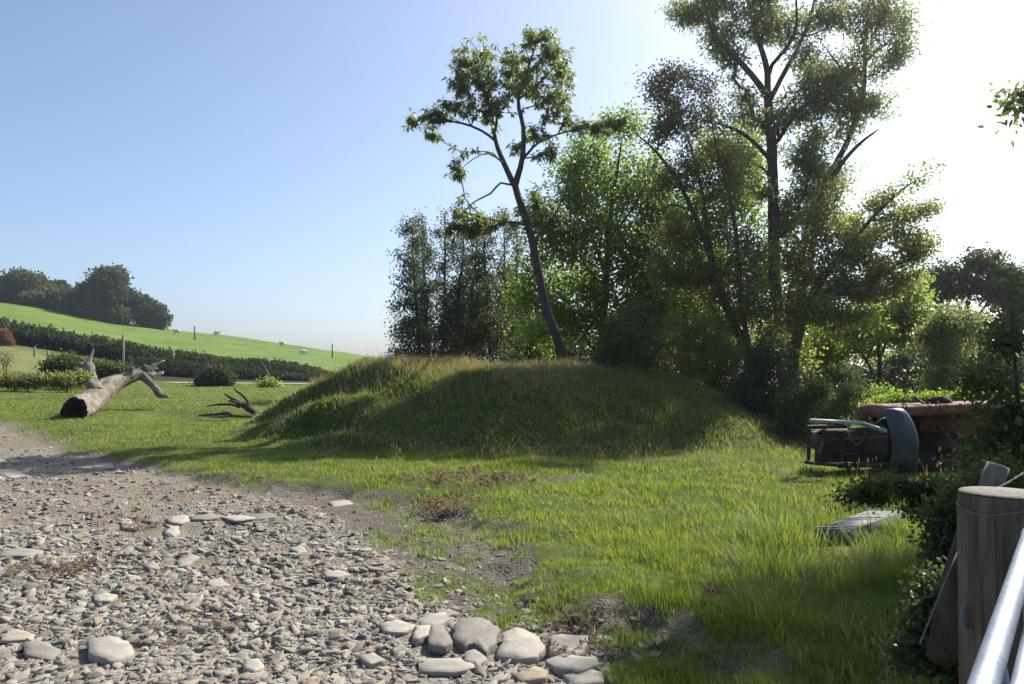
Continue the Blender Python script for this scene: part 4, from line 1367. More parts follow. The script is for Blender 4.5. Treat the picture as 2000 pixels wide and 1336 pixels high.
def far_tree(px, py, rx, ry, base_py, d, mat, label, seed, n=260, extra=(), shift=0, cat='tree', name='broadleaf_tree', leafn=20):
    by = 735 - (at(px, d).z - CAMZ) / d * F
    return plant(name, [[(px, by + 2, .4), (px, (by + py) / 2, .3), (px, py, .12)]],
        [(px, py, rx, ry, 1, shift)] + [(*e, 1, shift) for e in extra], d, n,
        dict(mat=mat, n=leafn, sig=.75 * rx / 40 * d / 190, L=.78 * d / 190, W=.62 * d / 190, up=.0, along=(1,)), label, cat, 'trees on the skyline of the hill', bf=.3, seg=2.0, wob=.15, seed=seed, rmin=.05, r0=.05, surf=2.8)
HD = 185
far_tree(-30, 570, 40, 30, 580, HD, 'leaf_far', 'brownish tree cut by the left edge on the skyline', 91, extra=[(0, 575, 20, 22)], shift=.1)
far_tree(45, 555, 38, 26, 590, HD, 'leaf_far', 'rounded pale green tree at the left of the skyline', 92, extra=[(20, 565, 24, 26), (75, 568, 20, 20)], shift=.02, n=300)
far_tree(110, 562, 16, 14, 600, HD + 6, 'leaf_fardark', 'small dark purplish tree top on the skyline', 93, n=100)
far_tree(105, 582, 40, 22, 600, HD - 4, 'leaf_far', 'brown-green scrub tree below the pale green tree', 94, extra=[(70, 588, 26, 14), (135, 585, 26, 18)], shift=-.12, n=280)
far_tree(160, 598, 30, 18, 615, HD - 4, 'leaf_far', 'low brown scrub tree left of the tall dark tree', 95, extra=[(135, 600, 20, 14)], shift=-.02)
far_tree(225, 565, 38, 34, 630, HD, 'leaf_fardark', 'tall dark tree, highest on the skyline', 96, extra=[(212, 545, 24, 18), (185, 568, 22, 14), (245, 590, 30, 20), (200, 585, 30, 16), (228, 535, 14, 8)], n=460, leafn=22)
far_tree(210, 612, 34, 18, 625, HD - 5, 'leaf_far', 'round olive scrub tree below the tall dark tree', 97, extra=[(185, 605, 22, 14), (235, 620, 20, 14)], shift=-.02, n=260)
far_tree(288, 608, 32, 24, 640, HD, 'leaf_fardark', 'dark rounded tree at the right end of the skyline clump', 98, extra=[(265, 600, 22, 22), (308, 622, 20, 18), (280, 625, 30, 14)], shift=.15, n=380)

# shrubs in the left middle ground
bush('bush', 122, 714, 30, 20, 41, 'leaf_hedge', 170, 'dark leafy bush left of the splintered stump', L=.13, W=.1, sig=.22, seed=101, extra=[(105, 722, 20, 14), (150, 718, 18, 12)])
bush('nettle_patch', 128, 742, 26, 7, 38, 'leaf_olive', 110, 'bright nettles in front of the dark bush by the stump', L=.12, W=.06, sig=.18, cat='nettles', seed=102, extra=[(155, 738, 16, 8)])
bush('bush', 215, 725, 34, 9, 44, 'leaf_hedge', 110, 'low shrub growing round the foot of the pale pole', L=.13, W=.1, sig=.22, seed=103, extra=[(190, 718, 22, 7), (240, 728, 20, 8)], shift=.1)
bush('holly_bush', 430, 738, 29, 17, 48, 'leaf_fardark', 230, 'round dark holly bush right of the fallen trunk', L=.15, W=.11, sig=.2, seed=104, extra=[(400, 746, 16, 10)], leafn=34, shift=.2)
bush('bush', 527, 754, 15, 7, 46, 'leaf_green', 60, 'small bright green shrub near the left end of the mound', L=.13, W=.08, sig=.2, seed=105)

bush('bramble_bush', 25, 745, 46, 5, 38, 'leaf_brown', 120, 'low brownish bramble along the foot of the slope at the left edge', L=.12, W=.08, sig=.18, seed=106, extra=[(75, 744, 30, 4)], shift=.4)
bush('sapling', 12, 700, 12, 16, 46, 'leaf_far', 26, 'thin small sapling on the sunlit slope at the left edge', L=.10, W=.07, sig=.2, seed=107, leafn=8, cat='sapling')
# hedge beside the gate: bushes and sprays at the right edge
def spray(name, limbs, blobs, d, n, mat, label, cat, seed, L=.05, W=.03, ln=14, sig=.05, up=0, group=None, r0=.003, kind='oval', deep=1.0, along=(1, 2)):
    return plant(name, limbs, blobs, d, n, dict(mat=mat, n=ln, sig=sig, L=L, W=W, up=up, along=along, kind=kind, droop=.25), label, cat, group,
                 bf=.2, seg=.09, wob=.3, seed=seed, rmin=.0025, r0=r0, deep=deep)

spray('elder_bush', [[(2030, 1200, .035), (2010, 950, .03), (1985, 750, .02), (1975, 600, .01)], [(2010, 950, .02), (1930, 860, .015), (1880, 800, .008)], [(2000, 850, .02), (2040, 700, .015), (2050, 560, .01)]],
      [(1990, 560, 20, 60, .5), (1980, 650, 30, 50, .7), (1960, 740, 44, 40, .9), (1990, 820, 50, 50), (2060, 650, 50, 120, .7), (1940, 800, 36, 36, .35), (1920, 860, 50, 40, .5), (1960, 900, 60, 50), (2080, 850, 60, 100), (1870, 890, 40, 30, .35)],
      6.6, 270, 'leaf_hedge', 'tall leafy elder bush at the right edge beside the machine', 'bush', 111, L=.065, W=.028, ln=10, sig=.07, deep=1.3)
spray('bramble_bush', [[(1900, 1180, .02), (1870, 1040, .015), (1850, 940, .01)], [(1890, 1100, .012), (1930, 980, .01), (1960, 900, .006)], [(1890, 1100, .012), (1820, 1040, .008), (1780, 990, .005)]],
      [(1880, 960, 36, 22, .5), (1880, 1030, 50, 60), (1850, 1040, 40, 40, .7), (1910, 940, 50, 34, .6), (1870, 1110, 44, 60), (1830, 1000, 36, 26, .3), (1980, 960, 60, 60), (1830, 1100, 30, 40, .3), (1900, 1150, 40, 60)],
      4.6, 360, 'leaf_hedge', 'dark tangled bramble between the strainer post and the machine', 'bush', 112, L=.038, W=.024, ln=13, sig=.05, deep=1.2)
spray('bramble_bush', [[(1900, 1330, .015), (1870, 1200, .012), (1840, 1150, .006)], [(1890, 1280, .01), (1800, 1250, .006), (1750, 1240, .003)]],
      [(1860, 1180, 44, 60), (1830, 1230, 40, 36, .5), (1870, 1270, 44, 50), (1790, 1275, 40, 20, .2)],
      3.2, 200, 'leaf_dark', 'low bramble at the foot of the leaning strut', 'bush', 113, L=.03, W=.02, ln=12, sig=.05)
spray('thorn_sprig', [[(1880, 1000, .012), (1800, 985, .009), (1740, 955, .007), (1690, 950, .005), (1640, 960, .004), (1590, 975, .002)], [(1740, 955, .005), (1700, 975, .004), (1650, 1000, .002)], [(1800, 985, .006), (1770, 950, .004), (1720, 930, .002)]],
      [(1760, 955, 60, 20), (1700, 965, 50, 18), (1640, 965, 40, 12, .4), (1800, 980, 50, 24), (1830, 950, 40, 24), (1700, 940, 40, 12, .5)],
      5.4, 200, 'leaf_hedge', 'thorny sprig reaching left over the grass from the bramble', 'branch', 114, L=.028, W=.018, ln=9, sig=.03, up=.1)
# the hedge goes on past the frame's right edge; it gives the shade on the near grass
for i, (x, y, hh, rr) in enumerate([(3.9, 3.7, 2.5, .85), (5.2, 5.6, 3.0, 1.1), (6.6, 7.4, 3.4, 1.3), (3.2, 2.2, 2.2, .7)]):
    px = 1000 + F * x / y; py = 735 - (hh * .55 - 1.6) / y * F
    k = F / y
    spray('hawthorn_bush', [[(px, 735 + 1.6 * k, .06), (px, py + .4 * k, .045), (px, py - .4 * k, .02)], [(px, 735 + 1.3 * k, .04), (px - .5 * k, py, .03), (px - .6 * k, py - .5 * k, .01)]],
          [(px, py, rr * k, hh * .45 * k), (px - rr * .3 * k, py - .6 * k, rr * .6 * k, hh * .28 * k), (px + rr * .4 * k, py + .3 * k, rr * .7 * k, hh * .35 * k)],
          y, 170, 'leaf_hedge', ['hawthorn bush just outside the gate post at the right edge', 'hawthorn bush of the roadside hedge beyond the bramble', 'furthest hawthorn bush of the roadside hedge beside the machine', 'hawthorn bush beside the gate hinge'][i], 'bush', 120 + i,
          L=.06, W=.042, ln=20, sig=.12, r0=.005, kind='flat', group='hawthorn bushes of the roadside hedge')
# tree outside the frame whose branch hangs in at the upper right
plant('sycamore_tree', [[(2640, 890, .34), (2600, 500, .28), (2520, 200, .22), (2440, -50, .16), (2350, -280, .10), (2280, -560, .03)],
     [(2560, 330, .14), (2380, 190, .09, -.4), (2200, 110, .06, -.6), (2080, 130, .03, -.8), (2010, 190, .012, -.9), (1975, 228, .005, -.9)],
     [(2480, 60, .12), (2300, -60, .08, .5), (2150, -200, .04, .8)], [(2600, 480, .10), (2350, 420, .06, -.5), (2150, 430, .03, -.7), (2040, 470, .012, -.7)],
     [(2520, 200, .12), (2650, -50, .08), (2680, -300, .04)]],
    [(1990, 195, 24, 34, 1.1), (1988, 238, 20, 20, .9), (1966, 224, 14, 10, .8), (1992, 152, 14, 12, .8), (2020, 190, 26, 50, 1.0), (2006, 472, 14, 16, .3), (2060, 440, 40, 24, .3), (2090, 120, 60, 40),
     (2290, -370, 240, 180, 1.5), (2440, -310, 240, 220, 1.5), (2360, -540, 240, 180, 1.1), (2560, -160, 220, 200), (2600, 60, 180, 150, .7)],
    13.5, 700, dict(mat='leaf_ash', n=15, sig=.15, L=.15, W=.085, up=-.3, along=(1, 2)),
    'tall sycamore beyond the right edge, only its hanging branch tip showing against the white sky', 'tree', deep=.7, bf=.25, seg=.3, wob=.25, seed=118, rmin=.006)
for s_ in STAT: print(s_)
print('leaves', sum(s_[1] for s_ in STAT))

# ------------------------------------------------------------------ thin haze added to lift the dark trees
hv = bpy.data.materials.new('added_haze'); hv.use_nodes = True
hn = hv.node_tree; hn.nodes.clear()
ho = hn.nodes.new('ShaderNodeOutputMaterial'); hp = hn.nodes.new('ShaderNodeVolumePrincipled')
hp.inputs['Color'].default_value = (.92, .96, 1, 1); hp.inputs['Density'].default_value = HAZE; hp.inputs['Anisotropy'].default_value = .75
hn.links.new(hp.outputs[0], ho.inputs['Volume'])
hx, hz0, hz1 = 935, -24, 36
hb = link('haze', mesh_np('haze', [(sx * hx, sy * hx, z) for z in (hz0, hz1) for sx, sy in ((-1, -1), (1, -1), (1, 1), (-1, 1))],
          [np.array([[3, 2, 1, 0], [4, 5, 6, 7], [0, 1, 5, 4], [1, 2, 6, 5], [2, 3, 7, 6], [3, 0, 4, 7]])], mat=hv))
tag(hb, 'thin pale haze added over the whole place to lighten the darks', kind='stuff')

# ------------------------------------------------------------------ things
def metal_mat(name, a, b, rust=None, rough=.5, metal=.6, ramt=(.5, .62), sc=4):
    m, n, out = new_mat(name)
    co = obj_co(n)
    f = noise(n, sc, 6, .65, co)
    c = ramp(n, f, [(.3, a), (.7, b)])
    f2 = noise(n, sc * 9, 5, .7, co)
    c = mixc(n, .5, c, ramp(n, f2, [(.3, (.7, .7, .7)), (.7, (1.15, 1.15, 1.15))]), 'MULTIPLY')
    rg = rough
    if rust:
        k = ramp(n, noise(n, sc * 1.7, 7, .7, co, .3), [(ramt[0], (0, 0, 0)), (ramt[1], (1, 1, 1))])
        c = mixc(n, k, c, rust)
        rg = math_(n, 'ADD', math_(n, 'MULTIPLY', k, .4), rough, clamp=True)
    bsdf(n, out, c, rg, metal, .4, bump=f2, bstr=.25, bdist=.006)
    return m
M['rust'] = metal_mat('rusty_red_steel', (.16, .065, .048), (.27, .13, .10), (.10, .05, .035), .75, .1)
M['rust_dark'] = metal_mat('dark_rusty_steel', (.030, .024, .02), (.07, .05, .038), (.09, .045, .025), .8, .2, (.55, .7))
M['blue_paint'] = metal_mat('faded_blue_paint', (.036, .047, .068), (.065, .08, .105), (.09, .075, .065), .38, .1, (.6, .72), 3.2)
M['pale_blue'] = metal_mat('pale_blue_paint', (.25, .36, .40), (.34, .45, .48), (.16, .13, .11), .45, .1, (.6, .75), 3)
M['galv'] = metal_mat('galvanised_steel', (.20, .235, .29), (.34, .39, .47), (.17, .175, .18), .5, .5, (.55, .75), 9)
M['galv_dull'] = metal_mat('weathered_galvanised_sheet', (.10, .11, .115), (.18, .195, .205), (.12, .10, .085), .7, .15, (.6, .8))
def wood_mat(name, a, b, green=None, sc=3):
    m, n, out = new_mat(name)
    co = obj_co(n)
    mp = n.nodes.new('ShaderNodeMapping'); mp.inputs['Scale'].default_value = (6, 6, .35)
    n.links.new(co, mp.inputs[0])
    f = noise(n, sc * 2.2, 7, .7, mp.outputs[0], .4)
    c = ramp(n, f, [(.36, a), (.62, b)])
    g = noise(n, sc * .9, 5, .65, co)
    c = mixc(n, .6, c, ramp(n, g, [(.3, (.6, .6, .58)), (.7, (1.2, 1.2, 1.15))]), 'MULTIPLY')
    if green:
        c = mixc(n, ramp(n, noise(n, sc * .7, 4, .6, co), [(.5, (0, 0, 0)), (.72, (.8, .8, .8))]), c, green)
    bsdf(n, out, c, .85, 0, .2, bump=f, bstr=.7, bdist=.012)
    return m
M['post'] = wood_mat('weathered_post_wood', (.060, .050, .036), (.17, .145, .11), (.07, .08, .04))
M['post_top'] = wood_mat('sawn_post_end', (.13, .125, .105), (.24, .23, .195), (.15, .17, .10))
def log_mat():
    m, n, out = new_mat('bare_weathered_trunk')
    co = obj_co(n)
    f = noise(n, 3.2, 7, .7, co, .6)
    c = ramp(n, f, [(.28, (.09, .08, .065)), (.5, (.22, .20, .17)), (.72, (.36, .34, .30))])
    g = noise(n, 14, 6, .7, co, .5)
    c = mixc(n, .7, c, ramp(n, g, [(.3, (.5, .48, .45)), (.65, (1.15, 1.13, 1.1))]), 'MULTIPLY')
    nr = n.nodes.new('ShaderNodeNewGeometry')
    sp = n.nodes.new('ShaderNodeSeparateXYZ'); n.links.new(nr.outputs['Normal'], sp.inputs[0])
    mo = math_(n, 'MULTIPLY', math_(n, 'MULTIPLY', sp.outputs[2], 1.0, clamp=True), ramp(n, noise(n, 1.3, 4, .6, co), [(.48, (0, 0, 0)), (.6, (.8, .8, .8))]))
    c = mixc(n, mo, c, (.17, .15, .045))
    bsdf(n, out, c, .9, 0, .15, bump=math_(n, 'ADD', f, g), bstr=.9, bdist=.05)
    return m
M['log'] = log_mat()
mm, nn, oo = new_mat('dark_hollow'); bsdf(nn, oo, ramp(nn, noise(nn, 7, 5, .7, obj_co(nn)), [(.35, (.018, .015, .012)), (.7, (.085, .07, .055))]), .95, bump=noise(nn, 9, 5, .7, obj_co(nn)), bstr=1, bdist=.06); M['hollow_dark'] = mm  # dark tones for the hollow end of the trunk
mm, nn, oo = new_mat('bleached_splinter'); bsdf(nn, oo, ramp(nn, noise(nn, 14, 4, .6, obj_co(nn)), [(.3, (.30, .26, .20)), (.7, (.50, .46, .38))]), .8); M['splinter'] = mm
mm, nn, oo = new_mat('sheep_wool'); bsdf(nn, oo, (.62, .59, .52), .95, bump=noise(nn, 20, 4, .6, obj_co(nn)), bstr=1, bdist=.03); M['wool'] = mm
mm, nn, oo = new_mat('sheep_face'); bsdf(nn, oo, (.35, .33, .29), .8); M['face'] = mm

def box_geo(p0, p1, w, h, up=(0, 0, 1)):
    """bevelled bar from p0 to p1, w across, h along up"""
    p0 = np.array(p0, float); p1 = np.array(p1, float)
    T = p1 - p0; T /= np.linalg.norm(T)
    up = np.array(up, float)
    S = np.cross(T, up); S /= np.linalg.norm(S); U = np.cross(S, T)
    b = min(w, h) * .14
    sec = [(-w / 2 + b, -h / 2), (w / 2 - b, -h / 2), (w / 2, -h / 2 + b), (w / 2, h / 2 - b), (w / 2 - b, h / 2), (-w / 2 + b, h / 2), (-w / 2, h / 2 - b), (-w / 2, -h / 2 + b)]
    V = np.array([p + S * a + U * c for p in (p0, p1) for a, c in sec])
    q = [[i, (i + 1) % 8, 8 + (i + 1) % 8, 8 + i] for i in range(8)]
    q += [[7, 0, 1, 2], [7, 2, 3, 6], [6, 3, 4, 5], [15, 10, 9, 8], [15, 14, 11, 10], [14, 13, 12, 11]]
    return V, np.array(q)

def part(name, geo_or_list, mat, parent, smooth=False, label=None):
    g = Geo()
    for it in geo_or_list: g.add(*it)
    o = link(name, g.mesh(name, mat, smooth), parent)
    if label: o['label'] = label
    return o

def cap(V, q, sides, rev=False):
    """close both ends of a tube"""
    n = len(V)
    c0 = V[:sides].mean(0); c1 = V[-sides:].mean(0)
    V2 = np.vstack([V, c0[None], c1[None]])
    t = [[(i + 1) % sides, i, n] for i in range(sides)] + [[n - sides + i, n - sides + (i + 1) % sides, n + 1] for i in range(sides)]
    return V2, q, np.array(t)

def Geo_from(l):
    g = Geo()
    for it in l: g.add(*it)
    return g

def rod(pts, r, sides=8, seg=None, knob=0, closed=True, seed=1):
    pts = np.array([list(p) for p in pts], float)
    rr = np.array(r if hasattr(r, '__len__') else [r] * len(pts), float)
    if seg:
        q = np.array(catmull(np.column_stack([pts, rr]), seg)); pts, rr = q[:, :3], q[:, 3]
    V, q = tube(pts, rr, sides, seed, knob)
    return cap(V, q, sides) if closed else (V, q)

# ---- the fallen trunk
def fallen_trunk():
    base = G(175, 815)
    d0 = base.y
    t = empty('fallen_tree', base)
    tag(t, 'huge fallen bare tree trunk lying on the green, hollow end towards the track', 'fallen tree')
    def q(px, py, dd): return tuple(P(px, py, d0 + dd))
    path = [(146, 801, -.45, .37), (157, 798, .15, .39), (174, 789, .9, .39), (191, 775, 1.7, .37), (206, 759, 2.3, .36), (222, 749, 2.8, .31), (240, 742, 3.1, .24), (262, 733, 3.4, .22), (282, 727, 3.7, .20), (296, 724, 3.9, .12)]
    arr = np.array([(*q(a, b, c), r * .9) for a, b, c, r in path])
    arr = np.array(catmull(arr, .07))
    V, Q = tube(arr[:, :3], arr[:, 3], 40)
    n = len(arr)
    VV = V.reshape(n, 40, 3); C = arr[:, None, :3]
    r = np.random.default_rng(4)
    a = np.arange(40) * 2 * PI / 40
    s = np.arange(n) * .07
    A, S = np.meshgrid(a, s)
    flute = .05 * np.sin(A * 3 + S * 1.2) + .035 * np.sin(A * 7 - S * 2.0 + 1) + .10 * (vnoise(np.cos(A) * 1.3 + 5, S + np.sin(A) * 1.3, .5, 3) - .5) * 2 + .05 * (vnoise(np.cos(A) * 3 + 5, S * 2.0 + np.sin(A) * 3, .5, 8) - .5) * 2
    crack = -.10 * (np.abs(vnoise(np.cos(A) * 2 + 9, S * 2.5 + np.sin(A) * 2, .6, 5) - .5) < .035) - .10 * (np.abs(S - .62) < .04)
    VV = C + (VV - C) * (1 + flute + crack)[..., None]
    # broken rim
    VV[0] += (arr[0, :3] - arr[2, :3]) * (r.random((40, 1)) - .3) * 1.2
    o = link('trunk', mesh_np('trunk', VV.reshape(-1, 3), [Q], mat=M['log'], smooth=True), t)
    # hollow end
    c = arr[0, :3]; ax = arr[3, :3] - c; ax /= np.linalg.norm(ax)
    rings = []
    for k, (sc, dp) in enumerate([(.985, 0.0), (.80, .02), (.66, .10), (.5, .30), (.25, .45)]):
        rings.append(c + (VV[0] - VV[0].mean(0)) * sc + ax * dp + r.normal(size=(40, 3)) * (.018 if k else 0))
    idx = np.arange(200).reshape(5, 40); nx = np.roll(idx, -1, 1)
    Qh = np.stack([idx[:-1], idx[1:], nx[1:], nx[:-1]], -1).reshape(-1, 4)
    Vh = np.vstack(rings + [(c + ax * .5)[None]])
    link('hollow_end', mesh_np('hollow_end', Vh, [Qh, np.array([[160 + i, 160 + (i + 1) % 40, 200] for i in range(40)])], mat=M['hollow_dark'], smooth=True), t)
    def limb(name, pts, sides=14, seg=.06, m='log', knob=.10):
        ar = np.array([(*q(a_, b_, c_), r_) for a_, b_, c_, r_ in pts])
        part(name, [rod(ar[:, :3], ar[:, 3], sides, seg, knob)], M[m], t, True)
    limb('limb', [(276, 730, 3.6, .20), (288, 742, 3.5, .13), (300, 754, 3.4, .115), (308, 765, 3.3, .115), (312, 772, 3.3, .10), (328, 774, 3.2, .05)])
    limb('knob', [(190, 768, 1.6, .24), (184, 756, 1.7, .19), (178, 747, 1.7, .16), (180, 742, 1.7, .07)])
    limb('knob', [(252, 738, 3.2, .14), (256, 725, 3.2, .10), (259, 719, 3.2, .07), (262, 717, 3.2, .02)])
    limb('knob', [(283, 722, 3.6, .12), (284, 716, 3.6, .09), (290, 717, 3.6, .04)])
    for pts in ([(290, 724, 3.7, .09), (300, 716, 3.8, .06), (310, 709, 3.8, .035), (322, 704, 3.9, .010)], [(292, 722, 3.8, .08), (299, 713, 3.8, .05), (303, 710, 3.8, .01)],
                [(292, 728, 3.7, .08), (305, 730, 3.7, .06), (319, 728, 3.7, .04)], [(294, 728, 3.7, .06), (305, 733, 3.6, .04), (317, 731, 3.6, .012)], [(288, 730, 3.6, .10), (300, 734, 3.6, .06), (301, 738, 3.5, .01)],
                [(290, 722, 3.7, .07), (306, 720, 3.7, .03), (308, 719, 3.7, .01)]):
        limb('splinter', pts, 6, .08, 'splinter', .3)
fallen_trunk()

def dead_branch():
    b = G(480, 812); d0 = max(b.y, 20.5)
    t = empty('fallen_branch', at(470, d0)); tag(t, 'dark dead branch with upturned forks, lying against the left toe of the mound', 'branch')
    def limb(pts):
        ar = np.array([(*P(a, c, d0 + e), r_) for a, c, e, r_ in pts])
        part('limb', [rod(ar[:, :3], ar[:, 3], 8, .1, .2)], M['bark_dark'], t, True)
    limb([(505, 812, -.2, .11), (485, 798, 0, .10), (468, 787, .2, .07), (452, 778, .3, .05), (438, 769, .3, .02)])
    limb([(488, 800, 0, .08), (484, 785, .1, .05), (474, 772, .2, .04), (462, 764, .2, .03), (455, 757, .2, .012)])
    limb([(478, 792, .1, .05), (462, 786, -.1, .045), (445, 782, -.2, .02)])
    limb([(470, 795, 0, .05), (450, 790, -.1, .04), (425, 790, -.2, .03), (403, 794, -.3, .012)])
    limb([(455, 812, -.6, .055), (443, 806, -.7, .05), (425, 809, -.8, .04), (405, 810, -.9, .035), (386, 812, -.9, .012)])
dead_branch()

def stump():
    b = at(172, 40.5)
    t = empty('splintered_stump', b); tag(t, 'broken stump with a tall pale splinter, right of the dark bush', 'stump')
    def limb(nm, pts, m):
        ar = np.array([(*P(a, c, 40.5 + e), r_) for a, c, e, r_ in pts])
        part(nm, [rod(ar[:, :3], ar[:, 3], 10, .12, .22)], M[m], t, True)
    limb('trunk', [(174, 745, 0, .45), (172, 730, 0, .36), (171, 716, 0, .30), (170, 706, 0, .16)], 'log')
    limb('splinter', [(170, 716, 0, .17), (175, 702, 0, .10), (180, 690, 0, .05), (183, 681, 0, .015)], 'splinter')
    limb('root', [(160, 726, 0, .25), (153, 716, .2, .22), (160, 711, 0, .12)], 'log')
stump()

def pole(px, top, d, r, label, mat):
    b = at(px, d); tp = P(px, top, d)
    o = link('pole', Geo_from([rod([(b.x, b.y, b.z - .3), (tp.x, tp.y, tp.z)], [r * 1.15, r * .85], 8)]).mesh('pole', mat, True))
    tag(o, label, 'pole', 'poles standing on the farm slope')
def Geo_from(l):
    g = Geo()
    for it in l: g.add(*it)
    return g
pole(241, 654, 60, .10, 'pale wooden pole standing in front of the hedge, behind the fallen trunk', M['straw_stem'])
pole(380, 637, G(380, 664).y, .14, 'grey pole in the green pasture right of the dark skyline trees', M['post'])
pole(649, 671, G(649, 699).y, .14, 'grey pole in the pasture above the left end of the mound', M['post'])

for px, d, lab in ((67, 68.5, 'short fence post on the shaded bank, left one of the pair'), (93, 67.5, 'short fence post on the shaded bank, right one of the pair')):
    b = at(px, d)
    o = link('fence_post', Geo_from([rod([(b.x, b.y, b.z - .3), (b.x, b.y, b.z + .9)], [.09, .08], 8)]).mesh('fence_post', M['straw_stem'], True))
    tag(o, lab, 'fence post')

# ---- sheep
def sheep_geo():
    body = []
    prof = [(-.58, .05, .62), (-.54, .20, .62), (-.40, .30, .60), (-.1, .33, .58), (.2, .31, .59), (.42, .24, .63), (.52, .15, .70), (.60, .11, .76)]
    pts = [(x, 0, z) for x, r_, z in prof]; rad = [r_ for x, r_, z in prof]
    return rod(pts, rad, 14, .06, .08)
wool_me = Geo_from([sheep_geo()]).mesh('body', M['wool'], True)
head_me = Geo_from([rod([(.56, 0, .74), (.66, 0, .80), (.76, 0, .76), (.86, 0, .68)], [.08, .11, .09, .05], 10, .03), rod([(.66, .08, .84), (.64, .17, .82)], [.035, .012], 5), rod([(.66, -.08, .84), (.64, -.17, .82)], [.035, .012], 5)]).mesh('head', M['face'], True)
graze_me = Geo_from([rod([(.54, 0, .66), (.66, 0, .50), (.72, 0, .34), (.76, 0, .16)], [.13, .10, .085, .05], 10, .03), rod([(.68, .08, .44), (.62, .17, .46)], [.035, .012], 5), rod([(.68, -.08, .44), (.62, -.17, .46)], [.035, .012], 5)]).mesh('head', M['face'], True)
leg_me = Geo_from([rod([(0, 0, .42), (.02, 0, .22), (0, 0, .0)], [.07, .04, .035], 6)]).mesh('leg', M['face'], True)
SHEEP = [(423, 655, 'sheep right of the grey skyline pole, standing alone', 0, 0), (552, 670, 'upper of the two sheep close together on the pasture', .4, 1), (551, 676, 'lower of the two sheep close together on the pasture', 2.8, 0),
         (592, 693, 'sheep lowest on the pasture, above the hedge', .2, 1), (345, 652, 'sheep beside the right end of the dark skyline trees', 3.3, 0), (487, 658, 'sheep on the skyline in the middle of the pasture', 0, 1),
         (557, 663.5, 'sheep on the skyline above the pair', 3.1, 0), (590, 668, 'sheep on the skyline right of the pair', .3, 0), (341, 684, 'white sheep standing in the gap of the dark hedge', 1.2, 0)]
for px, py, lab, rz, gz in SHEEP:
    g = G(px, py, 30, 300) if px != 341 else at(341, 76)
    t = empty('sheep', (0, 0, 0)); tag(t, lab, 'sheep', 'sheep grazing on the hill pasture')
    for nm, me_, loc in [('body', wool_me, (0, 0, 0)), ('head', graze_me if gz else head_me, (0, 0, 0))] + [('leg', leg_me, (x_, y_, 0)) for x_ in (-.36, .34) for y_ in (-.14, .14)]:
        o = bpy.data.objects.new(nm, me_); COL.objects.link(o); o.parent = t; o.location = loc
    t.location = (g.x, g.y, g.z); t.rotation_euler = (0, 0, rz); t.scale = (1.15 if px != 341 else .8,) * 3

